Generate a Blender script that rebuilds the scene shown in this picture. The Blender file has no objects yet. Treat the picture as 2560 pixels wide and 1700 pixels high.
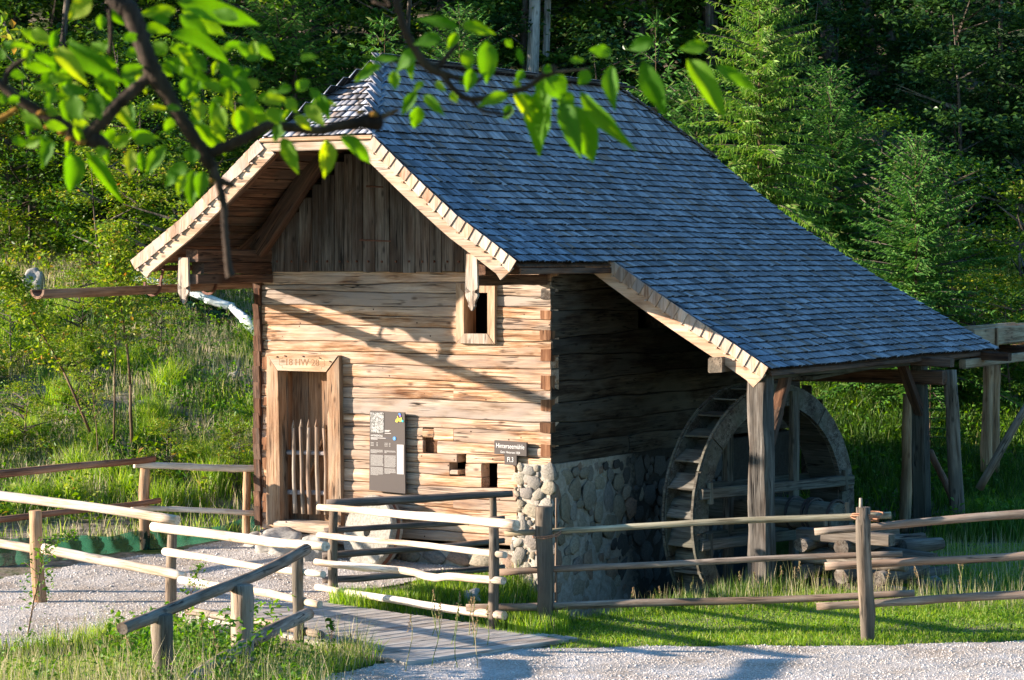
import bpy, bmesh, math, random
import numpy as np
from mathutils import Vector, Matrix, noise as mnoise
random.seed(7); np.random.seed(7)
PI = math.pi
scene = bpy.context.scene
COL = scene.collection

# ------------------------------------------------------------------ camera
# full photograph 2560 x 1700, focal length 6350 px, eye 4 m above the yard, horizon at row 640
F, CX, HZ, EYE = 6350.0, 1280.0, 640.0, 4.0
S = 2560.0 / 2361.0
cam = bpy.data.cameras.new('camera'); camo = bpy.data.objects.new('camera', cam); COL.objects.link(camo)
camo.location = (0, 0, EYE); camo.rotation_euler = (PI / 2, 0, 0)
cam.sensor_width = 36; cam.lens = F / 2560 * 36; cam.shift_y = -(850 - HZ) / 2560
cam.clip_start = 0.1; cam.clip_end = 3000
cam.dof.use_dof = True; cam.dof.focus_distance = 31.5; cam.dof.aperture_fstop = 9.0
scene.camera = camo
# ------------------------------------------------------------------ world and sun
SUN_EL, SUN_AZ = math.radians(13.2), math.radians(-90)      # sun low on the left (towards -X)
w = bpy.data.worlds.new('World'); scene.world = w; w.use_nodes = True
nt = w.node_tree; nt.nodes.clear()
sky = nt.nodes.new('ShaderNodeTexSky'); sky.sky_type = 'NISHITA'; sky.sun_disc = False
sky.sun_elevation = SUN_EL; sky.sun_rotation = SUN_AZ; sky.altitude = 500; sky.ozone_density = 2.5; sky.dust_density = .6
bg = nt.nodes.new('ShaderNodeBackground'); bg.inputs[1].default_value = 0.10
wo = nt.nodes.new('ShaderNodeOutputWorld')
hsv = nt.nodes.new('ShaderNodeHueSaturation'); hsv.inputs['Saturation'].default_value = 1.25
nt.links.new(sky.outputs[0], hsv.inputs['Color']); nt.links.new(hsv.outputs[0], bg.inputs[0]); nt.links.new(bg.outputs[0], wo.inputs[0])
sl = bpy.data.lights.new('sun', 'SUN'); so = bpy.data.objects.new('sun', sl); COL.objects.link(so)
sl.energy = 5.0; sl.angle = math.radians(0.6); sl.color = (1.0, 0.84, 0.71)
sd = Vector((math.cos(SUN_EL), 0.0, -math.sin(SUN_EL)))
so.rotation_euler = sd.to_track_quat('-Z', 'Y').to_euler(); so.location = (-40, 30, 20)
vs = scene.view_settings
vs.view_transform = 'Standard'; vs.look = 'None'; vs.gamma = 1; vs.exposure = 1.62; vs.use_curve_mapping = False
scene.cycles.use_denoising = True
scene.cycles.max_bounces = 6; scene.cycles.transparent_max_bounces = 6; scene.cycles.transmission_bounces = 4
scene.cycles.sample_clamp_indirect = 4

# ------------------------------------------------------------------ geometry of the place
CO, SI = math.cos(math.radians(30.47)), math.sin(math.radians(30.47))
CORN = Vector((0.474, 31.0, 0.0))                  # right front corner of the mill
MILLM = Matrix.Translation(CORN) @ Matrix.Rotation(-math.radians(30.47), 4, 'Z')
def A(px, py, Y):                                   # point at distance Y seen at photo position (px,py)
    return Vector(((px - CX) / F * Y, Y, EYE - (py - HZ) / F * Y))
def AV(x, y, Y): return A(x * S, y * S, Y)
def on_v(px, py, v):
    k = (px - CX) / F
    u = (31 * k + CO * k * v - .474 - SI * v) / (CO + SI * k)
    Y = 31 - SI * u + CO * v
    return u, EYE - (py - HZ) / F * Y
def UV(u, v, z): return MILLM @ Vector((u, v, z))
def smooth(a, b, x):
    t = np.clip((x - a) / (b - a), 0, 1); return t * t * (3 - 2 * t)
def vnoise(x, y, s=1.0, seed=0.0):                  # cheap smooth value field, -1..1
    x = x * s + seed * 1.7; y = y * s - seed * 2.3
    return (np.sin(x * 1.0 + 1.3 * np.sin(y * .9 + .5)) * .5 + np.sin(y * 1.37 + 1.1 * np.sin(x * 1.21 + 2.)) * .5
            + .5 * np.sin(x * 2.7 + y * 1.9 + np.sin(y * 3.1)) * .5 + .25 * np.sin(x * 5.3 - y * 4.7)) / 1.6
DITCHES = [np.array([(5.6, 36.6), (4.9, 34.6), (4.0, 32.9), (3.1, 31.85), (2.2, 30.95), (1.35, 30.1), (.5, 29.1), (-.85, 27.95), (-2.4, 26.45), (-4.1, 24.9), (-7.5, 22.5)]),
           np.array([(1.35, 30.1), (1.0, 30.8), (1.9, 32.2), (3.6, 35.2)])]
def ditch_d(x, y):
    best = np.full(np.shape(x), 1e9)
    for D in DITCHES:
        for i in range(len(D) - 1):
            a = D[i]; b = D[i + 1]; d = b - a; L = d @ d
            t = np.clip(((x - a[0]) * d[0] + (y - a[1]) * d[1]) / L, 0, 1)
            best = np.minimum(best, np.hypot(x - a[0] - t * d[0], y - a[1] - t * d[1]))
    return best
def gz(x, y):
    x = np.asarray(x, float); y = np.asarray(y, float)
    z = .2 * smooth(29.5, 33.5, y)
    hs = 34.3 + 2.2 * smooth(-3., 4., x)
    d = np.maximum(0, y - hs)
    sl_ = .26 + .03 * smooth(2, 6, x)
    h = np.where(d < 1.5, sl_ * d * d / 3.0, sl_ * (d - .75))
    h = np.where(d > 40, sl_ * 39.25 + .33 * (d - 40) , h)
    h = np.minimum(h, 42)
    z = z + h + smooth(0, 4, d) * .16 * vnoise(x, y, .8) + smooth(0, 2, d) * .05 * vnoise(x, y, 2.7, 3)
    z = z + .1 * np.maximum(0, 24 - y) * np.where(y > 0, 1, 0) + np.where(y <= 0, 2.4, 0)
    z = z + .10 * (1 - smooth(-2.7, -1.7, x)) * (1 - smooth(21.5, 25.4, y)) * smooth(-2, 4, y)
    wall = smooth(33.2, 34.6, y)
    dd = ditch_d(x, y)
    depth = .72 + .25 * smooth(30.5, 32.5, y) * (1 - smooth(35, 36.5, y))
    z = z - depth * (1 - smooth(.28, 1.12, dd + .08 * vnoise(x, y, 2.1, 5)))
    return z
def gz1(x, y): return float(gz(np.array([x]), np.array([y]))[0])
def GT(px, py, y0=18.0, y1=120.0):                  # where the sight line through (px,py) meets the terrain
    Y = np.arange(y0, y1, .05); X = (px - CX) / F * Y; Z = EYE - (py - HZ) / F * Y
    hit = np.nonzero(gz(X, Y) >= Z)[0]
    i = hit[0] if len(hit) else len(Y) - 1
    return Vector((X[i], Y[i], Z[i]))
def in_poly(x, y, poly):
    x = np.asarray(x); y = np.asarray(y); r = np.zeros(x.shape, bool); n = len(poly); j = n - 1
    for i in range(n):
        xi, yi = poly[i]; xj, yj = poly[j]
        c = ((yi > y) != (yj > y)) & (x < (xj - xi) * (y - yi) / (yj - yi + 1e-12) + xi)
        r ^= c; j = i
    return r

# ------------------------------------------------------------------ object helpers
PM = {}
def tag(o, label=None, cat=None, group=None, kind=None):
    if label: o['label'] = label
    if cat: o['category'] = cat
    if group: o['group'] = group
    if kind: o['kind'] = kind
    return o
def empty(name, mat=None, loc=None, label=None, cat=None, group=None):
    o = bpy.data.objects.new(name, None); COL.objects.link(o)
    if loc is not None: mat = Matrix.Translation(loc)
    if mat is not None: o.matrix_basis = mat
    PM[o.name] = mat.copy() if mat is not None else Matrix.Identity(4)
    o.empty_display_size = .2
    return tag(o, label, cat, group)
def link(name, me, parent=None, M=None):
    o = bpy.data.objects.new(name, me); COL.objects.link(o)
    if parent is not None: o.parent = parent
    if M is not None: o.matrix_basis = M
    PM[o.name] = (PM[parent.name] if parent is not None else Matrix.Identity(4)) @ (M if M is not None else Matrix.Identity(4))
    return o
def mesh(name, vs_, fs, mat, sm=False):
    me = bpy.data.meshes.new(name); me.from_pydata([tuple(v) for v in vs_], [], fs); me.materials.append(mat)
    if sm: me.polygons.foreach_set('use_smooth', [True] * len(me.polygons))
    me.update(); return me
def npmesh(name, V, quads=None, tris=None, mat=None, uv=None, sm=False):
    me = bpy.data.meshes.new(name)
    V = np.asarray(V, np.float32).reshape(-1, 3)
    nq = 0 if quads is None else len(quads); ntr = 0 if tris is None else len(tris)
    me.vertices.add(len(V)); me.vertices.foreach_set('co', V.ravel())
    loops = np.concatenate([a.ravel() for a in ([np.asarray(quads)] if nq else []) + ([np.asarray(tris)] if ntr else [])]).astype(np.int32)
    me.loops.add(len(loops)); me.loops.foreach_set('vertex_index', loops)
    starts = np.concatenate([np.arange(nq) * 4, nq * 4 + np.arange(ntr) * 3]).astype(np.int32)
    me.polygons.add(nq + ntr); me.polygons.foreach_set('loop_start', starts)
    if sm: me.polygons.foreach_set('use_smooth', np.ones(nq + ntr, bool))
    me.update(calc_edges=True)
    if uv is not None:
        l = me.uv_layers.new(name='UVMap'); l.data.foreach_set('uv', np.asarray(uv, np.float32)[loops].ravel())
    if mat: me.materials.append(mat)
    return me
def frameM(p0, p1, up=Vector((0, 0, 1))):           # local Z along p0->p1
    z = (p1 - p0).normalized()
    if abs(z.dot(up)) > .97: up = Vector((0, 1, 0))
    y = (up - z * up.dot(z)).normalized(); x = y.cross(z)
    M = Matrix((x, y, z)).transposed().to_4x4(); M.translation = p0
    return M
def ring_mesh(name, rings, mat, sm=True):           # rings: list of lists of points, closed sections with caps
    n = len(rings[0]); vs_ = [p for r in rings for p in r]; fs = []
    for i in range(len(rings) - 1):
        for k in range(n):
            k2 = (k + 1) % n
            fs.append((i * n + k, i * n + k2, (i + 1) * n + k2, (i + 1) * n + k))
    m = len(rings) - 1
    fs.append(tuple(reversed(range(n)))); fs.append(tuple(m * n + k for k in range(n)))
    me = mesh(name, vs_, fs, mat, False)
    if sm:
        f = [True] * (len(fs) - 2) + [False, False]
        me.polygons.foreach_set('use_smooth', f)
    return me
def pole(name, p0, p1, r0, r1, mat, parent=None, n=10, k=9, bend=.012, jit=.05, knots=3, kink=0):
    """round peeled pole: slight bend, uneven girth, knots"""
    L = (p1 - p0).length; rg = []; a1, a2 = random.random() * 6.3, random.random() * 6.3; b = bend * L
    kn = [(random.random(), random.random() * 6.3, random.uniform(.1, .25)) for _ in range(knots)]
    kx = random.uniform(.6, .8)
    for i in range(k + 1):
        t = i / k; r = r0 + (r1 - r0) * t
        ox = b * math.sin(PI * t) * math.cos(a1) + b * .4 * math.sin(2.3 * PI * t + a2)
        oy = b * math.sin(PI * t) * math.sin(a1) + b * .3 * math.sin(3.1 * PI * t + a1)
        if kink: oy += kink * math.exp(-((t - kx) / .06) ** 2)
        sec = []
        for j in range(n):
            a = 2 * PI * j / n
            rr = r * (1 + random.uniform(-jit, jit) * .5 + jit * math.sin(2 * a + a2 + t * 3))
            for (kt, ka, kh) in kn:
                rr += r * kh * math.exp(-((t - kt) * k / .7) ** 2) * max(0, math.cos(a - ka)) ** 4
            sec.append((ox + rr * math.cos(a), oy + rr * math.sin(a), t * L))
        rg.append(sec)
    me = ring_mesh(name, rg, mat)
    M = frameM(p0, p1)
    if parent is not None: M = PM[parent.name].inverted() @ M
    return link(name, me, parent, M)
def beam(name, p0, p1, wx, hy, mat, parent=None, k=4, cham=.012, jit=.004, up=Vector((0, 0, 1)), taper=1.0, bow=0, local=True, ext=None):
    """sawn or hewn beam, chamfered; wx across, hy along 'up'. points are in the parent's space"""
    L = (p1 - p0).length; rg = []
    for i in range(k + 1):
        t = i / k; s = 1 + (taper - 1) * t
        a, b = wx / 2 * s, hy / 2 * s; c = min(cham, a * .6, b * .6)
        ox = random.uniform(-jit, jit) * .5; oy = random.uniform(-jit, jit) * .5 + bow * math.sin(PI * t)
        pts = [(a, -b + c), (a, b - c), (a - c, b), (-a + c, b), (-a, b - c), (-a, -b + c), (-a + c, -b), (a - c, -b)]
        rg.append([(x + ox + random.uniform(-jit, jit), y + oy + random.uniform(-jit, jit), t * L) for x, y in pts])
    me = ring_mesh(name, rg, mat, sm=False)
    return link(name, me, parent, frameM(p0, p1, up))
def box(name, x0, x1, y0, y1, z0, z1, mat, parent=None):
    c = [(x, y, z) for z in (z0, z1) for y in (y0, y1) for x in (x0, x1)]
    f = [(0, 2, 3, 1), (4, 5, 7, 6), (0, 1, 5, 4), (2, 6, 7, 3), (0, 4, 6, 2), (1, 3, 7, 5)]
    return link(name, mesh(name, c, f, mat), parent)
def prism(name, poly, y0, y1, mat, parent=None):    # polygon in local x,z pulled along y
    n = len(poly)
    v = [(p[0], y0, p[1]) for p in poly] + [(p[0], y1, p[1]) for p in poly]
    a = sum(poly[i][0] * poly[(i + 1) % n][1] - poly[(i + 1) % n][0] * poly[i][1] for i in range(n))
    idx = list(range(n)) if a > 0 else list(reversed(range(n)))
    f = [tuple(idx), tuple(n + i for i in reversed(idx))]
    for i in range(n):
        p, q = idx[i], idx[(i + 1) % n]; f.append((q, p, n + p, n + q))
    return link(name, mesh(name, v, f, mat), parent)
def strip(name, top, bot, y0, y1, mat, parent=None, smooth_=False):   # board with curved top and bottom lines in local x,z
    n = len(top); v = []
    for y in (y0, y1):
        v += [(p[0], y, p[1]) for p in top] + [(p[0], y, p[1]) for p in bot]
    f = []
    for i in range(n - 1):
        f.append((n + i, n + i + 1, i + 1, i)); f.append((2 * n + i, 2 * n + i + 1, 3 * n + i + 1, 3 * n + i))
        f.append((i, i + 1, 2 * n + i + 1, 2 * n + i)); f.append((n + i + 1, n + i, 3 * n + i, 3 * n + i + 1))
    f.append((0, 2 * n, 3 * n, n)); f.append((n - 1, 2 * n - 1, 4 * n - 1, 3 * n - 1))
    return link(name, mesh(name, v, f, mat), parent)
def text_mesh(name, txt, size, mat, parent, M, ext=.002, align='CENTER'):
    cu = bpy.data.curves.new(name, 'FONT'); cu.body = txt; cu.size = size; cu.extrude = ext; cu.align_x = align; cu.align_y = 'CENTER'
    cu.resolution_u = 3
    t = bpy.data.objects.new('t', cu); COL.objects.link(t)
    dg = bpy.context.evaluated_depsgraph_get(); dg.update()
    me = bpy.data.meshes.new_from_object(t.evaluated_get(dg)); bpy.data.objects.remove(t)
    me.name = name; me.materials.clear(); me.materials.append(mat)
    return link(name, me, parent, M)

# ------------------------------------------------------------------ materials
def newmat(name):
    m = bpy.data.materials.new(name); m.use_nodes = True; t = m.node_tree; t.nodes.clear()
    return m, t
def N(t, kind, **kw):
    n = t.nodes.new('ShaderNode' + kind)
    for k_, v_ in kw.items():
        if isinstance(k_, str) and hasattr(n, k_): setattr(n, k_, v_)
    return n
def ramp(t, fac, stops):
    r = t.nodes.new('ShaderNodeValToRGB'); e = r.color_ramp.elements
    while len(e) > 1: e.remove(e[-1])
    e[0].position = stops[0][0]; e[0].color = (*stops[0][1], 1) if len(stops[0][1]) == 3 else stops[0][1]
    for p, c in stops[1:]:
        x = e.new(p); x.color = (*c, 1)
    t.links.new(fac, r.inputs[0]); return r.outputs[0]
def math_(t, op, a, b=None, c=None):
    n = t.nodes.new('ShaderNodeMath'); n.operation = op
    for i, q in enumerate((a, b, c)):
        if q is None: continue
        if isinstance(q, (int, float)): n.inputs[i].default_value = q
        else: t.links.new(q, n.inputs[i])
    return n.outputs[0]
def mix(t, fac, a, b, mode='MIX'):
    n = t.nodes.new('ShaderNodeMix'); n.data_type = 'RGBA'; n.blend_type = mode
    for s_, q in ((n.inputs[0], fac), (n.inputs[6], a), (n.inputs[7], b)):
        if isinstance(q, (int, float)): s_.default_value = q
        elif isinstance(q, tuple): s_.default_value = (*q, 1) if len(q) == 3 else q
        else: t.links.new(q, s_)
    return n.outputs[2]
def coords(t, scale, mode='Object', rnd=True):
    tc = N(t, 'TexCoord'); src = tc.outputs[mode]
    if rnd:
        oi = N(t, 'ObjectInfo'); m = t.nodes.new('ShaderNodeVectorMath'); m.operation = 'ADD'
        s_ = math_(t, 'MULTIPLY', oi.outputs['Random'], 37.0)
        c = t.nodes.new('ShaderNodeCombineXYZ')
        for i in range(3): t.links.new(s_, c.inputs[i])
        t.links.new(src, m.inputs[0]); t.links.new(c.outputs[0], m.inputs[1]); src = m.outputs[0]
    mp = N(t, 'Mapping'); mp.inputs['Scale'].default_value = scale; t.links.new(src, mp.inputs[0])
    return mp.outputs[0]
def noise(t, vec, scale, detail=4, rough=.55, dist=0.0):
    n = N(t, 'TexNoise'); n.inputs['Scale'].default_value = scale; n.inputs['Detail'].default_value = detail
    n.inputs['Roughness'].default_value = rough; n.inputs['Distortion'].default_value = dist
    t.links.new(vec, n.inputs['Vector']); return n.outputs['Fac']
def finish(t, col, rough=.8, bump=None, bstr=.4, bdist=.01, spec=.3, rsock=None):
    b = N(t, 'BsdfPrincipled'); o = N(t, 'OutputMaterial')
    if isinstance(col, tuple): b.inputs['Base Color'].default_value = (*col, 1)
    else: t.links.new(col, b.inputs['Base Color'])
    b.inputs['Roughness'].default_value = rough; b.inputs['Specular IOR Level'].default_value = spec
    if bump is not None:
        bp = N(t, 'Bump'); bp.inputs['Strength'].default_value = bstr; bp.inputs['Distance'].default_value = bdist
        t.links.new(bump, bp.inputs['Height']); t.links.new(bp.outputs[0], b.inputs['Normal'])
    t.links.new(b.outputs[0], o.inputs[0]); return b
def wood(name, dark, mid, light, axis='Z', grey=None, greyamt=.5, crack=.6, var=.25, rough=.85, knots=True, fine=1.0, bstr=.5, spec=.25, dots=False):
    m, t = newmat(name)
    g = {'X': (.05, 1, 1), 'Y': (1, .05, 1), 'Z': (1, 1, .05)}[axis]
    sv = tuple(q * 1.0 for q in g)
    v = coords(t, sv); v2 = coords(t, tuple(.35 if q == 1 else .12 for q in g))
    fib = noise(t, v, 55 * fine, 5, .65)
    band = noise(t, v, 14 * fine, 3, .5, .6)
    patch = noise(t, v2, 9, 3, .55, .4)
    f = math_(t, 'ADD', math_(t, 'MULTIPLY', fib, .55), math_(t, 'MULTIPLY', band, .45))
    col = ramp(t, f, [(.36, dark), (.47, mid), (.60, light)])
    blot = noise(t, coords(t, tuple(1 if q == 1 else .22 for q in g)), 4.5, 4, .6, .5)
    col = mix(t, 1.0, col, ramp(t, blot, [(.34, (.62, .52, .45)), (.5, (.95, .92, .88)), (.64, (1.18, 1.18, 1.16))]), 'MULTIPLY')
    if grey: col = mix(t, math_(t, 'MULTIPLY', ramp(t, patch, [(.42, (0, 0, 0)), (.6, (1, 1, 1))]), greyamt), col, grey)
    # long drying cracks
    vc = coords(t, tuple(1 if q == 1 else .025 for q in g))
    cr = noise(t, vc, 22, 2, .5, .3)
    cm = ramp(t, math_(t, 'ABSOLUTE', math_(t, 'SUBTRACT', cr, .5)), [(.0, (1, 1, 1)), (.008, (1, 1, 1)), (.022, (0, 0, 0))])
    gate = ramp(t, noise(t, v2, 14, 2, .5), [(.50, (0, 0, 0)), (.57, (1, 1, 1))])
    cm = math_(t, 'MULTIPLY', cm, gate)
    col = mix(t, math_(t, 'MULTIPLY', cm, crack), col, tuple(q * .18 for q in dark))
    h = math_(t, 'SUBTRACT', f, math_(t, 'MULTIPLY', cm, .9 * crack))
    if knots:
        vk = coords(t, tuple(1 if q == 1 else .45 for q in g)); vo = N(t, 'TexVoronoi'); vo.inputs['Scale'].default_value = 6
        t.links.new(vk, vo.inputs['Vector'])
        kn = ramp(t, vo.outputs['Distance'], [(.06, (1, 1, 1)), (.16, (0, 0, 0))])
        col = mix(t, math_(t, 'MULTIPLY', kn, .7), col, tuple(q * .5 for q in dark))
    if dots:
        vd = N(t, 'TexVoronoi'); vd.inputs['Scale'].default_value = 7; t.links.new(coords(t, (1, 1, 1)), vd.inputs['Vector'])
        dd_ = ramp(t, vd.outputs['Distance'], [(.055, (1, 1, 1)), (.085, (0, 0, 0))])
        col = mix(t, dd_, col, (.03, .012, .006))
    oi = N(t, 'ObjectInfo')
    br = math_(t, 'ADD', math_(t, 'MULTIPLY', oi.outputs['Random'], 2 * var), 1 - var)
    hs = N(t, 'HueSaturation'); t.links.new(br, hs.inputs['Value']); t.links.new(col, hs.inputs['Color'])
    finish(t, hs.outputs[0], rough, h, bstr, .012, spec)
    return m
def plain(name, col, rough=.7, spec=.3, nz=None):
    m, t = newmat(name)
    if nz:
        v = coords(t, (1, 1, 1)); f = noise(t, v, nz, 5, .6)
        c = ramp(t, f, [(.3, tuple(q * .65 for q in col)), (.7, tuple(min(1, q * 1.25) for q in col))])
        finish(t, c, rough, f, .5, .01, spec)
    else: finish(t, col, rough, spec=spec)
    return m
def leafmat(name, stops, trans=.45, rough=.5, spec=.25, obj=False, tcol=None, spots=False):
    m, t = newmat(name)
    ge = N(t, 'NewGeometry'); oi = N(t, 'ObjectInfo')
    r = math_(t, 'FRACT', math_(t, 'ADD', ge.outputs['Random Per Island'], oi.outputs['Random']))
    col = ramp(t, r, stops)
    if spots:
        v = coords(t, (1, 1, 1)); s_ = noise(t, v, 30, 3, .5)
        col = mix(t, math_(t, 'MULTIPLY', ramp(t, s_, [(.45, (0, 0, 0)), (.7, (1, 1, 1))]), .35), col, (.10, .10, .02))
    d = N(t, 'BsdfPrincipled'); t.links.new(col, d.inputs['Base Color']); d.inputs['Roughness'].default_value = rough
    d.inputs['Specular IOR Level'].default_value = spec
    tr = N(t, 'BsdfTranslucent')
    hs = N(t, 'HueSaturation'); hs.inputs['Saturation'].default_value = 1.15; hs.inputs['Value'].default_value = 1.5
    hs.inputs['Hue'].default_value = .485
    t.links.new(col, hs.inputs['Color']); t.links.new(hs.outputs[0], tr.inputs['Color'])
    mx = N(t, 'MixShader'); mx.inputs[0].default_value = trans
    t.links.new(d.outputs[0], mx.inputs[1]); t.links.new(tr.outputs[0], mx.inputs[2])
    o = N(t, 'OutputMaterial'); t.links.new(mx.outputs[0], o.inputs[0])
    return m

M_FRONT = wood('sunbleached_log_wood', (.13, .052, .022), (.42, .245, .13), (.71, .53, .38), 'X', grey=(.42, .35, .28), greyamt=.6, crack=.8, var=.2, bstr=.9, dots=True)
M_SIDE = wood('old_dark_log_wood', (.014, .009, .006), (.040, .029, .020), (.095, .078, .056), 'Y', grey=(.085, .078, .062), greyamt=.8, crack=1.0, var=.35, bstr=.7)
M_END = wood('dark_end_grain', (.07, .03, .015), (.16, .075, .035), (.26, .14, .075), 'Y', crack=.8, var=.35)
M_GREY = wood('grey_weathered_board', (.04, .034, .028), (.105, .092, .078), (.20, .18, .155), 'Z', grey=(.085, .048, .03), greyamt=.5, crack=.9, var=.3)
M_GREYP = wood('pale_weathered_board', (.22, .18, .14), (.40, .35, .29), (.58, .53, .46), 'Z', grey=(.45, .30, .18), greyamt=.5, crack=.9, var=.12)
M_BARGE = wood('bargeboard_wood', (.24, .17, .12), (.45, .36, .27), (.62, .54, .45), 'X', grey=(.50, .33, .20), greyamt=.5, crack=.8, var=.1)
M_RAFT = wood('brown_roof_timber', (.035, .016, .009), (.10, .048, .026), (.20, .105, .06), 'Z', grey=(.10, .08, .062), greyamt=.5, crack=.8, var=.25)
M_DOOR = wood('brown_door_wood', (.08, .035, .018), (.19, .10, .05), (.31, .19, .11), 'Z', grey=(.22, .17, .12), greyamt=.5, crack=.8, var=.15)
M_DFR = wood('door_frame_wood', (.13, .07, .035), (.29, .18, .105), (.44, .30, .19), 'Z', grey=(.31, .25, .18), greyamt=.6, crack=.9, var=.08)
M_LINT = wood('lintel_wood', (.22, .13, .07), (.42, .28, .17), (.56, .41, .27), 'X', grey=(.45, .38, .3), greyamt=.6, crack=.6, var=.08)
M_PALE = wood('peeled_pale_pole', (.38, .27, .17), (.68, .58, .45), (.80, .74, .64), 'Z', grey=(.5, .38, .25), greyamt=.4, crack=.5, var=.08, knots=True, bstr=.35)
M_POST = wood('weathered_post_wood', (.06, .045, .03), (.155, .12, .085), (.27, .22, .165), 'Z', grey=(.11, .10, .08), greyamt=.6, crack=.95, var=.2)
M_RAILG = wood('greyed_rail_wood', (.12, .095, .07), (.25, .205, .16), (.38, .33, .27), 'Z', grey=(.30, .18, .11), greyamt=.5, crack=.9, var=.15)
M_RAILD = wood('dark_rail_wood', (.07, .055, .045), (.15, .12, .10), (.24, .20, .17), 'Z', grey=(.12, .11, .10), greyamt=.5, crack=.7, var=.15)
M_RED = wood('reddish_rail_wood', (.14, .06, .035), (.28, .14, .085), (.40, .23, .15), 'Z', crack=.8, var=.1)
M_ORANGE = wood('fresh_orange_pole', (.26, .14, .07), (.46, .29, .16), (.60, .42, .27), 'Z', grey=(.16, .12, .08), greyamt=.4, crack=.6, var=.12)
M_WHEEL = wood('wet_grey_wheel_wood', (.028, .025, .019), (.078, .072, .058), (.155, .148, .125), 'Z', grey=(.10, .105, .075), greyamt=.6, crack=.9, var=.2)
M_LPOST = wood('dark_grey_oak_post', (.03, .026, .022), (.085, .077, .066), (.17, .158, .14), 'Z', grey=(.06, .055, .048), greyamt=.6, crack=1, var=.1, bstr=.8)
M_DECK = wood('deck_plank_wood', (.24, .21, .18), (.42, .39, .34), (.55, .52, .47), 'Z', grey=(.48, .45, .40), greyamt=.5, crack=.8, var=.1)
M_IRON = plain('rusty_iron', (.14, .055, .03), .7, .4, 30)
M_BLACK = plain('unlit_inside_black', (.012, .009, .007), .95, .1)
M_BOARD = plain('sign_brown', (.075, .062, .054), .6, .3)
M_WHITE = plain('sign_white', (.75, .74, .70), .6, .3)
M_CARVE = plain('carved_line', (.29, .17, .095), .9, .1)

# ================================================================== GROUND
def gridmesh(name, xs, ys, zf, mat, mask=None):
    X, Y = np.meshgrid(xs, ys); Z = zf(X, Y); nx, ny = len(xs), len(ys)
    V = np.stack([X, Y, Z], -1).reshape(-1, 3)
    i = np.arange(ny - 1)[:, None] * nx + np.arange(nx - 1)[None, :]
    q = np.stack([i, i + 1, i + 1 + nx, i + nx], -1).reshape(-1, 4)
    if mask is not None:
        c = (V[q[:, 0]] + V[q[:, 2]]) / 2; q = q[mask(c[:, 0], c[:, 1])]
        used = np.unique(q); mp = -np.ones(len(V), int); mp[used] = np.arange(len(used)); V = V[used]; q = mp[q]
    return npmesh(name, V, quads=q, mat=mat, sm=True)
m, t = newmat('soil_and_moss')
v = coords(t, (1, 1, 1), rnd=False)
n1 = noise(t, v, .7, 5, .6); n2 = noise(t, v, 9, 6, .7)
soil = ramp(t, n2, [(.3, (.10, .08, .055)), (.5, (.24, .20, .15)), (.72, (.42, .37, .30))])
gr = ramp(t, n2, [(.3, (.035, .06, .012)), (.6, (.08, .13, .03)), (.8, (.15, .17, .06))])
finish(t, mix(t, ramp(t, n1, [(.44, (0, 0, 0)), (.54, (1, 1, 1))]), gr, soil), .95, n2, .8, .05, .1)
M_SOIL = m
m, t = newmat('pale_limestone_gravel')
v = coords(t, (1, 1, 1), rnd=False)
vo = N(t, 'TexVoronoi'); vo.inputs['Scale'].default_value = 52; t.links.new(v, vo.inputs['Vector'])
vo2 = N(t, 'TexVoronoi'); vo2.inputs['Scale'].default_value = 90; t.links.new(v, vo2.inputs['Vector'])
gcol = ramp(t, vo.outputs['Color'], [(.15, (.46, .42, .37)), (.5, (.61, .57, .515)), (.85, (.72, .69, .64))])
dirt = ramp(t, noise(t, v, 1.3, 4, .6), [(.35, (.70, .62, .53)), (.5, (.88, .84, .79)), (.65, (1, 1, 1))])
hh = math_(t, 'ADD', math_(t, 'MULTIPLY', vo.outputs['Distance'], -.7), math_(t, 'MULTIPLY', vo2.outputs['Distance'], -.4))
finish(t, mix(t, 1.0, gcol, dirt, 'MULTIPLY'), .95, hh, .6, .015, .15)
M_GRAV = m
xs = np.concatenate([[-400, -200, -100, -60, -40, -28, -20], np.arange(-14, 14.01, .2), [18, 24, 34, 50, 80, 140, 400]])
ys = np.concatenate([[-60, -20, -5, 2, 8, 13], np.arange(17, 56, .2), np.arange(56, 90, 1.5), [95, 105, 120, 150, 200, 320, 600]])
tag(link('ground', gridmesh('ground', xs, ys, gz, M_SOIL)), kind='structure')
# gravel yard and the path in front (outlines in metres)
YARD = [(-9, 31.2)] + [tuple(A(px, py, 4 * F / (py - HZ))[:2]) for px, py in
        [(0, 1630), (120, 1612), (230, 1590), (330, 1560), (430, 1530), (470, 1560), (545, 1580), (774, 1548), (845, 1500), (905, 1482), (1050, 1462), (1180, 1452), (1300, 1452), (1370, 1430)]] + [(.3, 31.6), (-3.3, 33.9)] + [
        tuple(A(px, py, 3.8 * F / (py - HZ))[:2]) for px, py in [(600, 1347), (430, 1378), (250, 1392), (0, 1420)]]
PATH = [tuple(A(px, py, 4 * F / (py - HZ))[:2]) for px, py in
        [(3000, 1597), (2560, 1604), (2330, 1612), (2150, 1618), (1800, 1617), (1500, 1622), (1300, 1626), (1181, 1622), (1000, 1650), (830, 1688), (780, 1720), (700, 1800), (3300, 1900)]]
def wob(P): return P
def gravel_mask(x, y):
    jx = x + .05 * vnoise(x, y, 7, 1); jy = y + .07 * vnoise(x, y, 6, 2)
    return in_poly(jx, jy, YARD) | in_poly(jx, jy, PATH)
gxs = np.arange(-9, 7, .05); gys = np.arange(18, 35, .05)
def gz_gravel(x, y): return gz(x, y) + .012 + .008 * vnoise(x, y, 4, 9)
tag(link('gravel_path', gridmesh('gravel_path', gxs, gys, gz_gravel, M_GRAV, gravel_mask)), kind='structure')
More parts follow.
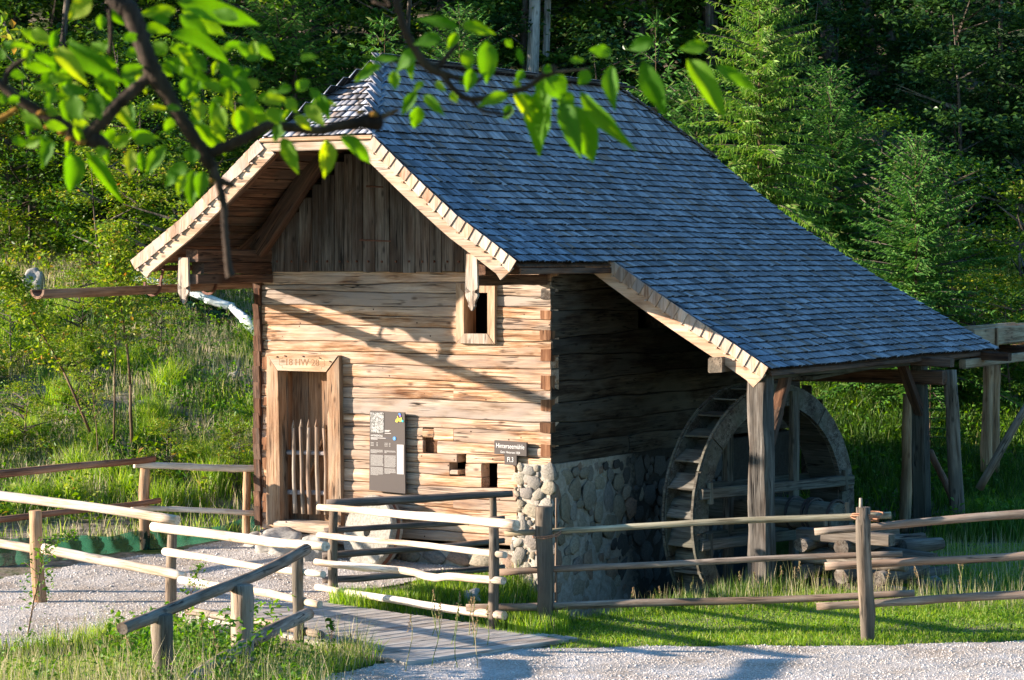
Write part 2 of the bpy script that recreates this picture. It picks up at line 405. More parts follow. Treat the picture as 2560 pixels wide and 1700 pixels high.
# loose stones on the gravel: one countless mass
def scatter_xy(n, x0, x1, y0, y1): return np.random.uniform(x0, x1, n), np.random.uniform(y0, y1, n)
OCT = np.array([(1, 0, 0), (-1, 0, 0), (0, 1, 0), (0, -1, 0), (0, 0, 1), (0, 0, -1)], float)
OCF = np.array([(0, 2, 4), (2, 1, 4), (1, 3, 4), (3, 0, 4), (2, 0, 5), (1, 2, 5), (3, 1, 5), (0, 3, 5)])
def pebbles(name, x, y, z, r, mat):
    n = len(x); R = np.random.uniform(.55, 1.25, (n, 6, 1)) * OCT[None] * r[:, None, None]
    R[:, :, 2] *= .6; a = np.random.uniform(0, 6.3, n); c, s = np.cos(a)[:, None], np.sin(a)[:, None]
    X = R[:, :, 0] * c - R[:, :, 1] * s + x[:, None]; Yy = R[:, :, 0] * s + R[:, :, 1] * c + y[:, None]; Z = R[:, :, 2] + z[:, None]
    V = np.stack([X, Yy, Z], -1).reshape(-1, 3); T = (OCF[None] + (np.arange(n) * 6)[:, None, None]).reshape(-1, 3)
    return link(name, npmesh(name, V, tris=T, mat=mat))
m, t = newmat('loose_gravel_stone'); ge = N(t, 'NewGeometry')
finish(t, ramp(t, ge.outputs['Random Per Island'], [(0, (.46, .42, .37)), (.4, (.59, .55, .50)), (.8, (.67, .635, .585)), (1, (.75, .73, .69))]), .9, spec=.2)
M_PEB = m
x, y = scatter_xy(130000, -8.5, 6.5, 21, 34.6); k = gravel_mask(x, y)
x, y = x[k], y[k]; r = np.random.gamma(3.0, .0017, len(x)) + .003
tag(pebbles('gravel_stones', x, y, gz_gravel(x, y) + r * .25, r, M_PEB), kind='stuff')

# ================================================================== MILL
mill = empty('mill_building', MILLM, label='old timber log mill on a fieldstone base with a steep shingled roof', cat='mill')
UC = -2.27                                            # ridge line
PR = [(0, 6.42), (.795, 5.43), (1.47, 4.87), (2.01, 4.445), (2.48, 4.14), (2.83, 3.905), (3.31, 3.60), (3.9, 3.245), (4.48, 2.91), (4.935, 2.635)]
PRd = np.array([p[0] for p in PR]); PRz = np.array([p[1] for p in PR])
PRs = np.concatenate([[0], np.cumsum(np.hypot(np.diff(PRd), np.diff(PRz)))])
def rz(d): return float(np.interp(d, PRd, PRz))
def at_s(s): return float(np.interp(s, PRs, PRd)), float(np.interp(s, PRs, PRz))
def v_rear(u): return 7.63 + .2 * (u + 1.475)
SM_EAVE = float(np.interp(2.84, PRd, PRs)); S_HIP = PRs[1]; S_END = PRs[-1]
VF, VL = -1.70, .63
# materials of the roof
m, t = newmat('weathered_shingle')
uvn = N(t, 'UVMap'); oi = N(t, 'ObjectInfo'); ge = N(t, 'NewGeometry')
rnd = math_(t, 'FRACT', math_(t, 'ADD', ge.outputs['Random Per Island'], math_(t, 'MULTIPLY', oi.outputs['Random'], 7.31)))
mp = N(t, 'Mapping'); mp.inputs['Scale'].default_value = (1, .05, 1)
cmb = t.nodes.new('ShaderNodeCombineXYZ'); t.links.new(math_(t, 'MULTIPLY', rnd, 91.0), cmb.inputs[0]); t.links.new(math_(t, 'MULTIPLY', rnd, 53.0), cmb.inputs[2])
va = t.nodes.new('ShaderNodeVectorMath'); va.operation = 'ADD'; t.links.new(uvn.outputs[0], va.inputs[0]); t.links.new(cmb.outputs[0], va.inputs[1]); t.links.new(va.outputs[0], mp.inputs[0])
fb = noise(t, mp.outputs[0], 120, 4, .6)
base = ramp(t, rnd, [(0, (.10, .105, .12)), (.2, (.18, .19, .22)), (.55, (.25, .275, .33)), (.82, (.36, .40, .475)), (.90, (.42, .46, .53)), (.93, (.22, .18, .16)), (1, (.27, .21, .17))])
cs = mix(t, 1.0, base, ramp(t, fb, [(.3, (.45, .44, .43)), (.52, (.95, .95, .95)), (.7, (1.25, 1.25, 1.27))]), 'MULTIPLY')
finish(t, cs, .55, fb, .6, .006, .5)
M_SH = m
M_BUTT = plain('shadowed_shingle_butt', (.030, .026, .025), .95, .1, 90)  # dark end grain, deepened to paint the shadow line under each course
M_SHV = wood('new_larch_shingle', (.30, .17, .10), (.50, .34, .23), (.64, .49, .38), 'Z', grey=(.46, .42, .38), greyamt=.6, crack=.3, var=.18, knots=False)
roof = link('roof', None, mill)
def shingle_frame(s, side):
    """point, down direction and outward normal of the roof at arc length s"""
    d, z = at_s(s); d0, z0 = at_s(max(0, s - .06)); d1, z1 = at_s(min(S_END, s + .06))
    tx, tz = (d1 - d0), (z1 - z0); L = math.hypot(tx, tz); tx /= L; tz /= L
    return Vector((UC + side * d, 0, z)), Vector((side * tx, 0, tz)), Vector((side * -tz, 0, tx))
def unit_shingle_verts(P, T, Nn, W, w, ln, hb, th):
    """8 corners: butt at P, tail ln uphill"""
    b = P + Nn * hb; tl = P - T * ln + Nn * .001
    return [b, b + W * w, b + W * w + Nn * th, b + Nn * th, tl, tl + W * w, tl + W * w + Nn * th * .35, tl + Nn * th * .35]
SF = [(0, 1, 2, 3), (5, 4, 7, 6), (3, 2, 6, 7), (0, 4, 5, 1), (1, 5, 6, 2), (4, 0, 3, 7)]
allsh = []                                            # (depth key, corners, w, ln)
def row(P, T, Nn, W, a, b, ln=.27):
    x = a
    ph = random.random() * 6
    while x < b - .015:
        w_ = min(random.choice((.055, .075, .09, .11, .13)) * random.uniform(.9, 1.1), b - x)
        jit = random.uniform(-.008, .008) + .006 * math.sin(x * 1.7 + ph)
        if random.random() < .02: jit += random.uniform(.01, .03)
        p = P + W * x + T * jit + Nn * (.008 * math.sin(x * .9 + P.z * 1.3) + .002 * math.sin(x * 2.7 + P.z * 4))
        hb = .026 + random.uniform(-.004, .006)
        allsh.append((p, T, Nn, W, w_ - .003, ln + jit, hb, random.uniform(.020, .027)))
        x += w_
VW = Vector((0, 1, 0))
EXPO = .137
s = .12; first_small = None
nrows = int((S_END - .06) / EXPO)
for side in (1, -1):
    lim = S_END if side == 1 else SM_EAVE
    i = 0
    while True:
        s = (S_END if side == 1 else SM_EAVE) - i * EXPO
        if s < .08: break
        i += 1
        P, T, Nn = shingle_frame(s, side); d = abs(P.x - UC)
        if s < S_HIP: a = -.28 - 1.42 * d / .795
        elif s <= SM_EAVE + .02 or side == -1: a = VF
        else: a = VL
        b = v_rear(P.x) if side == 1 else 7.63
        if s < S_HIP: b = 6.0 + 1.63 * d / .795
        row(P, T, Nn, VW, a, b)
main_rows = len(allsh)
# half hips, front and rear
for (v0, v1, sg) in ((-.28, VF, -1), (6.0, 7.63, 1)):
    L = math.hypot(v1 - v0, .99); n_ = int(L / EXPO)
    for i in range(n_):
        tt = 1 - i * EXPO / L
        if tt < .06: break
        hw = .795 * tt; T = Vector((0, (v1 - v0) / L, -.99 / L)); Nn = Vector((0, sg * .99 / L, abs(v1 - v0) / L))
        row(Vector((0, v0 + (v1 - v0) * tt, 6.42 - .99 * tt)), T, Nn, Vector((1, 0, 0)), UC - hw, UC + hw)
# the 300 shingles nearest the camera become parts of their own
def keyd(q):
    p = q[0]; wp = UV(p.x, p.y, p.z)
    if p.x < UC or q[3].x > .5: return 99
    return wp.y - .4 * q[4] * 10
order = sorted(range(len(allsh)), key=lambda i_: keyd(allsh[i_])); near = set(order[:300])
V, Q, U = [], [], []
unit = None
for i_, (p, T, Nn, W, w_, ln, hb, th) in enumerate(allsh):
    if i_ in near: continue
    c = unit_shingle_verts(p, T, Nn, W, w_, ln, hb, th)
    o_ = len(V); V += [tuple(q) for q in c]; U += [(0, 0), (w_, 0), (w_, .002), (0, .002), (0, ln), (w_, ln), (w_, ln), (0, ln)]
    Q += [[o_ + k_ for k_ in f_] for f_ in SF]
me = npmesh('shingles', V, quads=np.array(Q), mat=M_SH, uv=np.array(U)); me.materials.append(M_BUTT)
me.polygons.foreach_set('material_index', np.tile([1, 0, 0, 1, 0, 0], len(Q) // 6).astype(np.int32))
tag(link('shingle_field', me, roof), kind='stuff')
uc_ = [(0, 0, 0), (1, 0, 0), (1, 0, 1), (0, 0, 1), (0, 1, -.0), (1, 1, 0), (1, 1, .35), (0, 1, .35)]
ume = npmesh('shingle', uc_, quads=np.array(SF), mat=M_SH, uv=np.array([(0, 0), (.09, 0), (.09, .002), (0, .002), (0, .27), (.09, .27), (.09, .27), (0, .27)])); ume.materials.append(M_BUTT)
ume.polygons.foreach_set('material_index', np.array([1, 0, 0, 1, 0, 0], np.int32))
for i_ in order[:300]:
    p, T, Nn, W, w_, ln, hb, th = allsh[i_]
    org = p + Nn * hb; yv = (p - T * ln + Nn * .001) - org
    Mx = Matrix((W * w_, yv, Nn * th)).transposed().to_4x4(); Mx.translation = org
    o_ = bpy.data.objects.new('shingle', ume); COL.objects.link(o_); o_.parent = roof
    o_.matrix_basis = Mx                                # butt, slope and thickness are nearly square to one another
# ridge and hip caps
def capline(nm, a, b, wd, n_):
    for i in range(n_):
        p, q = a.lerp(b, i / n_), a.lerp(b, (i + 1.25) / n_)
        beam(nm, p + Vector((0, 0, .05)), q + Vector((0, 0, .065)), wd, .022, M_GREY, roof, k=1, cham=.004)
capline('ridge_board', Vector((UC + .06, -.3, 6.43)), Vector((UC + .06, 6.05, 6.43)), .16, 7)
for sx in (1, -1):
    capline('hip_shingle', Vector((UC + sx * .80, 7.6, 5.43)), Vector((UC, 5.95, 6.43)), .14, 9)
# sheathing under the left slope: one board after the other; rear and right slope closed by decks
def prof_pt(d, side, off): # point below the roof surface
    z = rz(d); dd = .05; a_ = math.atan2(rz(d + dd) - rz(max(0, d - dd)), 2 * dd)
    return Vector((UC + side * (d + off * math.sin(a_)), 0, z - off * math.cos(a_)))
d = .12
while d < 2.76:
    w_ = random.uniform(.17, .23); d1 = min(d + w_ * .72, 2.84)
    a, b = prof_pt(d, -1, .03), prof_pt(d1 - .012, -1, .03)
    v0_ = VF + .02 if d > .8 else -.28 - 1.42 * d / .795 + .15
    c = (a + b) / 2; wv = (b - a); L = wv.length; up = Vector((-wv.z, 0, wv.x)).normalized()
    if up.z < 0: up = -up
    beam('sheathing_board', Vector((c.x, v0_, c.z)), Vector((c.x, 7.5, c.z)), L, .024, M_RAFT, roof, k=3, cham=.004, jit=.003, up=up)
    d = d1
def deck(nm, ds, side, v0, v1, off=.03, th=.02):
    top = [prof_pt(q, side, off) for q in ds]; bot = [prof_pt(q, side, off + th) for q in ds]
    vv, ff = [], []; n_ = len(ds)
    for (P_) in (top, bot):
        for q in P_: vv.append((q.x, v0 if not callable(v0) else v0(q.x), q.z))
        for q in P_: vv.append((q.x, v1 if not callable(v1) else v1(q.x), q.z))
    for i in range(n_ - 1):
        ff.append((i, i + 1, n_ + i + 1, n_ + i)); ff.append((2 * n_ + i, 3 * n_ + i, 3 * n_ + i + 1, 2 * n_ + i + 1))
        ff.append((i, 2 * n_ + i, 2 * n_ + i + 1, i + 1)); ff.append((n_ + i, n_ + i + 1, 3 * n_ + i + 1, 3 * n_ + i))
    ff.append((0, n_, 3 * n_, 2 * n_)); ff.append((n_ - 1, 3 * n_ - 1, 4 * n_ - 1, 2 * n_ - 1))
    return link(nm, mesh(nm, vv, ff, M_RAFT), roof)
deck('roof_deck', [.8, 1.47, 2.01, 2.48, 2.82], 1, VF + .02, VL + .06)
deck('roof_deck', [.0, .4, .8, 1.47, 2.01, 2.48, 2.82, 3.31, 3.9, 4.48, 4.91], 1, VL + .06, lambda x_: v_rear(x_) - .05 if x_ > -1.4 else 6.0 + 1.5 * (x_ - UC) / .795)
prism('hip_deck', [(UC - .79, 5.36), (UC + .79, 5.36), (UC + .79, 5.38), (UC - .79, 5.38)], VF + .05, -.3, M_RAFT, roof)
hv = [(UC, -.33, 6.33), (UC - .78, VF + .03, 5.38), (UC + .78, VF + .03, 5.38), (UC, -.33, 6.30), (UC - .78, VF + .03, 5.35), (UC + .78, VF + .03, 5.35)]
link('hip_deck', mesh('hip_deck', hv, [(0, 1, 2), (3, 5, 4), (0, 3, 4, 1), (1, 4, 5, 2), (2, 5, 3, 0)], M_RAFT), roof)
hv = [(UC, 6.05, 6.33), (UC - .78, 7.6, 5.38), (UC + .78, 7.6, 5.38), (UC, 6.05, 6.30), (UC - .78, 7.6, 5.35), (UC + .78, 7.6, 5.35)]
link('hip_deck', mesh('hip_deck', hv, [(0, 2, 1), (3, 4, 5), (0, 1, 4, 3), (1, 2, 5, 4), (2, 0, 3, 5)], M_RAFT), roof)
for xx in (.18, .36, .54, .7):  # closing boards right of the ridge in front of the deck
    a, b = prof_pt(xx - .17, 1, .03), prof_pt(xx, 1, .03); c = (a + b) / 2; wv = b - a
    up = Vector((-wv.z, 0, wv.x)).normalized(); up = up if up.z > 0 else -up
    beam('sheathing_board', Vector((c.x, -.28 - 1.42 * (xx - .17) / .795 + .25, c.z)), Vector((c.x, VL + .06, c.z)), wv.length, .024, M_RAFT, roof, k=2, cham=.004, up=up)
# bargeboards and the upright verge shingles in front of them
def curve_pts(d0, d1, off, side, n_=16):
    out = []
    for i in range(n_ + 1):
        q = prof_pt(d0 + (d1 - d0) * i / n_, side, off); out.append((q.x, q.z))
    return out
def verge(nm, d0, d1, side, v, o1=.085, o2=.255, mat=M_BARGE, vmat=M_SHV, vs_=.085):
    top, bot = curve_pts(d0, d1, o1, side), curve_pts(d0, d1, o2, side)
    # notched foot of the board
    bot[-1] = (bot[-1][0] - side * .07, bot[-1][1] + .01)
    if side == 1: strip('bargeboard', top, bot, v - .045, v - .005, mat, roof)
    else: strip('bargeboard', top[::-1], bot[::-1], v - .045, v - .005, mat, roof)
    s0, s1 = float(np.interp(d0, PRd, PRs)), float(np.interp(d1, PRd, PRs)); n_ = int((s1 - s0) / EXPO)
    for i in range(n_):
        sm_ = s1 - EXPO * (i + .5)
        P, T, Nn = shingle_frame(sm_, side); W = Vector((0, 1, 0))
        h = EXPO * .5 - random.uniform(.0, .005); tk = .016; lo = .115 + random.uniform(-.014, .014); hi = -.028
        tw = .016                                      # lower end stands out a little
        c = [P + T * h * k1 + Nn * (-q) + W * (v - .05 - (tw if k1 > 0 else 0) - yy) for yy in (tk, 0) for (k1, q) in ((-1, lo), (1.12, lo), (1.12, hi), (-1, hi))]
        f = [(0, 1, 2, 3), (7, 6, 5, 4), (0, 4, 5, 1), (1, 5, 6, 2), (2, 6, 7, 3), (3, 7, 4, 0)]
        if side == -1: f = [tuple(reversed(q)) for q in f]
        me_ = mesh('verge_shingle', [q - P for q in c], f, vmat)
        link('verge_shingle', me_, roof, Matrix.Translation(P))
        # little shingle butts showing under each, casting the row of dark dots
        pg = P + T * (h * .75) + Nn * (-.135)
        beam('shingle_peg', pg + W * (v - .075), pg + W * (v - .04), .035, .018, M_SHV, roof, k=1, cham=.003, jit=.002)
verge('front', .80, 2.80, 1, VF); verge('front', .80, 2.80, -1, VF)
verge('leanto', 2.55, 4.9, 1, VL, o1=.08, o2=.26, mat=wood('new_bargeboard', (.36, .2, .12), (.55, .37, .25), (.64, .47, .34), 'X', crack=.3, var=.03))
# rear verge board
rb = [(UC + q, rz(q)) for q in (.8, 1.47, 2.01, 2.48, 2.83, 3.31, 3.9, 4.48, 4.9)]
for i in range(len(rb) - 1):
    a = Vector((rb[i][0], v_rear(rb[i][0]) + .02, rb[i][1] - .12)); b = Vector((rb[i + 1][0], v_rear(rb[i + 1][0]) + .02, rb[i + 1][1] - .12))
    beam('rear_verge_board', a, b, .03, .17, M_RAFT, roof, k=1, cham=.004, jit=0)
# board along the lower edge of the half hip, dark shingle butts on it
beam('hip_fascia', Vector((UC - .84, VF - .03, 5.325)), Vector((UC + .84, VF - .03, 5.325)), .035, .10, M_GREYP, roof, k=3)
beam('hip_batten', Vector((UC - .82, VF - .045, 5.415)), Vector((UC + .82, VF - .045, 5.415)), .05, .05, M_ORANGE, roof, k=3)
# eave boards
beam('eave_board', Vector((UC + 2.80, VF + .05, rz(2.8) - .10)), Vector((UC + 2.80, VL + .1, rz(2.8) - .10)), .03, .07, M_RAFT, roof, k=3)
beam('eave_board', Vector((UC + 4.90, VL + .03, rz(4.9) - .06)), Vector((UC + 4.90, 8.35, rz(4.9) - .06)), .03, .06, M_RAFT, roof, k=4)
beam('eave_board', Vector((UC - 2.80, VF + .05, rz(2.8) - .08)), Vector((UC - 2.80, 7.4, rz(2.8) - .08)), .03, .07, M_RAFT, roof, k=4)
# rafters following the slopes
def rafter(v, d0, d1, side, wd=.13, off=.12, mat=M_RAFT):
    pts = [d0, 1.3, 2.0, d1] if d0 < 1.3 else [d0, (d0 + d1) / 2, d1]
    for i in range(len(pts) - 1):
        a, b = prof_pt(pts[i], side, off), prof_pt(pts[i + 1], side, off)
        a = Vector((a.x, v, a.z)); b = Vector((b.x, v, b.z)); e = (b - a).normalized() * .02
        beam('rafter', a - e, b + e, wd, .15, mat, roof, k=2, jit=.006, up=Vector((side * -.6, 0, 1)).normalized())
for v in (VF + .12, ): rafter(v, .8, 2.7, -1, .12, .14); rafter(v, .8, 2.7, 1, .12, .14)
for v in (1.2, 3.2, 5.2, 7.2): rafter(v, .2, 2.7, -1)
for v in (.72, 2.2, 3.7, 5.2, 6.7, 7.7): rafter(v, 2.35, 4.82, 1, .11, .10)
# the stout rafter standing just in front of the gable boards
a = on_v(797, 400, -.32); b = on_v(643, 628, -.32)
beam('rafter', Vector((a[0] + .2, -.32, a[1] + .24)), Vector((b[0], -.32, b[1])), .17, .21, M_RAFT, roof, k=5, jit=.01)
a = on_v(690, 560, -.1); b = on_v(600, 640, -.1)
beam('rafter', Vector((a[0], -.12, a[1])), Vector((b[0] - .1, -.12, b[1] - .05)), .10, .13, M_RAFT, roof, k=3, jit=.01)

# ---------------------------------------------------------------- walls
frontw = link('front_wall', None, mill)
SE = [3.81, 3.653, 3.53, 3.375, 3.237, 3.098, 2.924, 2.768, 2.61, 2.456, 2.334, 2.187, 1.987, 1.83, 1.69, 1.536, 1.40, 1.265, 1.127, .988, .85, .71, .55, .43]
UL, UR = -4.34, 0.0
def seam(i, u):
    if i == 0 or i == len(SE) - 1: return SE[i]
    return SE[i] + .012 * math.sin(i * 2.1 + u * .8) + .005 * math.sin(i * 5.7 + u * 2.6) + .004 * math.sin(i * 3.3 + u * 9.) + [0, .025, -.02, .012, -.03][i % 5] * (u + 2.2) / 2.2
OPEN = [(-4.06, -3.22, .53, 2.60), (-1.22, -.868, 3.03, 3.56), (-1.852, -1.69, 1.545, 1.72), (-1.69, -1.63, 1.545, 1.66),
        (-1.345, -1.215, 1.265, 1.53), (-1.465, -1.345, 1.33, 1.395), (-.99, -.76, 1.13, 1.375)]
def subtract(ivs, a, b):
    out = []
    for (p, q) in ivs:
        if b <= p or a >= q: out.append((p, q)); continue
        if a > p: out.append((p, a))
        if b < q: out.append((b, q))
    return out
def seam_log(name, u0, u1, lo, hi, mat, parent, v0=0.0, th=.2, axis=0, n_=None, rough=.0035, bulge=.004):
    """hewn log lying along one wall, fitted between its neighbours' seams"""
    L = u1 - u0; n_ = n_ or max(2, int(L / .22)); rg = []
    fo = random.uniform(-.008, .008)
    for i in range(n_ + 1):
        u = u0 + L * i / n_; a, b = lo(u) + .0035, hi(u) - .0035; h = b - a
        j = lambda q=rough: random.uniform(-q, q)
        c = min(.010, h * .25)
        f = v0 + fo + .006 * math.sin(u * 4 + fo * 900)
        sec = [(f + c + j(.003), a), (f + j(), a + c), (f - bulge + j(), a + h * .5), (f + j(), b - c), (f + c + j(.003), b), (f + th, b), (f + th, a)]
        if axis == 0: rg.append([(u - u0, p, q - SE_mid) for p, q in sec])
        else: rg.append([(-p, u - u0, q - SE_mid) for p, q in sec])
    rg2 = rg
    me = ring_mesh(name, rg2, mat, sm=False)
    bm = bmesh.new(); bm.from_mesh(me); bmesh.ops.recalc_face_normals(bm, faces=bm.faces); bm.to_mesh(me); bm.free()
    M = Matrix.Translation((u0, 0, SE_mid) if axis == 0 else (0, u0, SE_mid))
    return link(name, me, parent, M)
SE_mid = 0.0
M_FGREY = wood('grey_log_wood', (.16, .11, .075), (.34, .26, .19), (.52, .43, .34), 'X', grey=(.36, .30, .25), greyamt=.9, crack=1, var=.06, bstr=.6)
for i in range(len(SE) - 1):
    zc = (SE[i] + SE[i + 1]) / 2
    ivs = [(UL, UR - .005)]
    lo_stone = SE[i] < 1.50
    if lo_stone: ivs = subtract(ivs, -.47 + .05 * math.sin(i * 3.), 1)
    cutsz = []
    for (a, b, z0, z1) in OPEN:
        if SE[i] > z0 + .01 and SE[i + 1] < z1 - .01:
            if z0 > SE[i + 1] + .03 or z1 < SE[i] - .03: cutsz.append((a, b, z0, z1))
            ivs = subtract(ivs, a, b)
    # some rows are made of two pieces
    if i in (10, 13, 19): ivs = subtract(ivs, -.50 - .9 * (i % 3), -.494 - .9 * (i % 3))
    for (a, b) in ivs:
        if b - a < .03: continue
        SE_mid = zc
        seam_log('log', a, b, lambda u, i=i: seam(i + 1, u), lambda u, i=i: seam(i, u), M_FGREY if i in (11, 1, 2) else M_FRONT, frontw)
    for (a, b, z0, z1) in cutsz:                       # what is left of the log above / below a notch
        for (p, q) in ((SE[i + 1], z0), (z1, SE[i])):
            if q - p > .03:
                SE_mid = zc
                seam_log('log_remnant', a, b, lambda u, p=p: p, lambda u, q=q: q, M_FRONT, frontw, n_=2)
# brown wood at the back of the small notch
box('notch_back', -1.86, -1.62, .07, .20, 1.53, 1.73, M_END, frontw)
# exposed ends of the side wall logs at the corner
CE = [(235, 315), (395, 460), (535, 610), (675, 765), (865, 970), (1040, 1125), (1210, 1285), (1370, 1455)]
for (a, b) in CE:
    z1 = 4 - (a / 2.904) / F * 31.05; z0 = 4 - (b / 2.904) / F * 31.05; wd = random.uniform(.135, .155)
    seg = beam('log_end', Vector((-wd / 2 + .003, -.014, (z0 + z1) / 2)), Vector((-wd / 2 + .003, .1, (z0 + z1) / 2)), wd, z1 - z0, M_END if a != 235 else M_GREY, frontw, k=1, cham=.01, jit=.006)
box('dark_room_sheet', UL + .05, UR - .22, .55, .6, .1, 3.8, M_BLACK, mill)  # near-black sheet painting the darkness of the room behind the openings
# left end: upright cladding boards seen edge on
z = .50
while z < 3.62:
    h = random.uniform(.2, .235); jx = random.uniform(-.012, .012)
    beam('cladding_shingle', Vector((UL - .055 + jx, -.02, z - .02)), Vector((UL - .055 + jx + random.uniform(-.012, .004), -.02 - random.uniform(.01, .025), z + h)), .105 + random.uniform(-.012, .012), .03, M_RAFT, mill, k=2, cham=.004, jit=.004, up=Vector((0, 1, 0)))
    z += h - .01
beam('corner_board', Vector((UL - .01, .03, .45)), Vector((UL - .01, .03, 3.65)), .07, .05, M_RAFT, mill, k=4, up=Vector((0, 1, 0)))
for zz in (1.05, 1.3, 1.55, .72, .85, 2.1, 2.6):      # stubs of cross logs on the left edge
    beam('log_end', Vector((UL + .06, -.03, zz)), Vector((UL + .06, .1, zz)), .07, random.uniform(.1, .16), M_END, frontw, k=1, jit=.008)
# left, rear walls
leftw = link('left_wall', None, mill); rearw = link('rear_wall', None, mill)
for i in range(12):
    z0 = .3 + i * .29
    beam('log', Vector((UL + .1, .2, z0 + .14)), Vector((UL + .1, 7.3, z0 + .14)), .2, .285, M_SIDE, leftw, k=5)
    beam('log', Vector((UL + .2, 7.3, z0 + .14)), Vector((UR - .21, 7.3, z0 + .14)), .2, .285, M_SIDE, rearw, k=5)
prism('rear_gable', [(UL, 3.8), (UR, 3.8), (UR, 4.2), (UC + .8, 5.3), (UC - .8, 5.3), (UL, 4.2)], 7.2, 7.26, M_SIDE, mill)
for k_ in range(4): beam('partition_plank', Vector((.10 + k_ * .17, 7.45, -.2)), Vector((.10 + k_ * .17, 7.45, (2.1, 1.9, 1.45, 1.0)[k_])), .16, .03, M_SIDE, mill, k=2, cham=.003, up=Vector((0, 1, 0)))
# right side wall of broad logs
sidew = link('side_wall', None, mill)
SS = [4.12, 3.80, 3.56, 3.32, 3.03, 2.74, 2.47, 2.20, 1.93, 1.68, 1.46]
def seam2(i, u): return SS[i] if i in (0,) else SS[i] + .02 * math.sin(i * 2.7 + u * 1.1) + .008 * math.sin(i + u * 4.3) + [0, .02, -.025][i % 3] * (u - 3) / 3
for i in range(len(SS) - 1):
    cuts = [(.02, 7.4)]
    if i == 3: cuts = [(.02, 2.3), (2.9, 7.4)]
    if i == 9: cuts = [(.02, 2.02), (2.035, 7.4)]
    for (a, b) in cuts:
        SE_mid = (SS[i] + SS[i + 1]) / 2
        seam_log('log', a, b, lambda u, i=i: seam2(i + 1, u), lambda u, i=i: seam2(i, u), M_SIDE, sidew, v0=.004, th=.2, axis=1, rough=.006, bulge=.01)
# plate logs carried forward to bear the gable overhang
for sx, uu in ((-1, UL + .10), (1, UR - .12)):
    for (z0, z1, e) in ((3.65, 3.77, 1.62), (3.775, 3.92, 1.5), (3.925, 4.08, 1.62)):
        beam('cantilever_log', Vector((uu, -e, (z0 + z1) / 2)), Vector((uu, -.035, (z0 + z1) / 2)), .19, z1 - z0, M_RAFT, mill, k=5, jit=.006)
# gable boards
gable = link('gable_wall', None, mill)
x = UL + .02
while x < UR + .02:
    w_ = random.uniform(.12, .24); x1 = min(x + w_, UR + .05); c = (x + x1) / 2
    zt = min(rz(abs(x - UC)), rz(abs(x1 - UC))) - .14
    if zt > 3.9:
        fr = -.03 - random.uniform(0, .012)
        me_v = [(-w_ / 2 + .003, 0, 0), (w_ / 2 - .003, 0, 0)]
        b_ = beam('gable_board', Vector((c, fr, 3.80 + random.uniform(-.012, .012))), Vector((c, fr, min(zt, 5.3))), (x1 - x) - .007, .028, M_GREY, gable, k=2, cham=.003, jit=.0015, up=Vector((0, 1, 0)))
        if random.random() < .9:
            nl = beam('nail', Vector((c + random.uniform(-.02, .02), fr - .03, 3.93)), Vector((c, fr - .012, 3.93)), .026, .026, M_IRON, gable, k=1, cham=.006)
    x = x1
box('gable_backing', UL + .1, UR - .1, .0, .03, 3.82, 4.15, M_BLACK, mill)  # near-black sheets painting the attic darkness behind the gable boards
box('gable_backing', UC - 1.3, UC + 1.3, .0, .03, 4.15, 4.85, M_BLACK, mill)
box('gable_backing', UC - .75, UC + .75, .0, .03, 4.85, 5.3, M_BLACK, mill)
for (p, q, y_) in (((905, 600), (983, 603), -.058), ((922, 466), (964, 468), -.058)):
    a, b = on_v(p[0], p[1], 0), on_v(q[0], q[1], 0)
    beam('strap_hinge', Vector((a[0], y_, a[1])), Vector((b[0], y_, b[1])), .012, .026, M_IRON, gable, k=3, cham=.003, jit=.001, taper=.6)
# carved pendants hanging from the plate logs
def pendant(uc, zt, zb, v, mat):
    H = zt - zb
    half = [(.072, 1.0), (.080, .5), (.084, .42), (.080, .385), (.050, .362), (.014, .352), (.014, .330), (.050, .318), (.080, .30), (.084, .265), (.070, .22), (.036, .175), (.018, .155), (.018, .14), (.030, .11), (.046, .085), (.028, .075), (.022, .035), (.0, 0.0)]
    poly = [(uc - a, zb + H * b) for a, b in half] + [(uc + a, zb + H * b) for a, b in reversed(half[:-1])]
    n_ = len(poly); vv = [(p[0], v - .02, p[1]) for p in poly] + [(p[0], v + .02, p[1]) for p in poly]
    bm = bmesh.new(); vs2 = [bm.verts.new(q) for q in vv]
    bm.faces.new(vs2[:n_]); bm.faces.new(list(reversed(vs2[n_:])))
    for i in range(n_): bm.faces.new((vs2[(i + 1) % n_], vs2[i], vs2[n_ + i], vs2[n_ + (i + 1) % n_]))
    bmesh.ops.triangulate(bm, faces=[f for f in bm.faces if len(f.verts) > 4]); bmesh.ops.recalc_face_normals(bm, faces=bm.faces)
    me = bpy.data.meshes.new('carved_pendant'); bm.to_mesh(me); bm.free(); me.materials.append(mat)
    for q in me.vertices: q.co.z -= zb; q.co.x -= uc
    return link('carved_pendant', me, mill, Matrix.Translation((uc, 0, zb)))
pendant(-.118, 4.02, 3.36, VF + .05, M_GREYP); pendant(-4.34, 3.98, 3.40, VF + .05, M_GREYP)

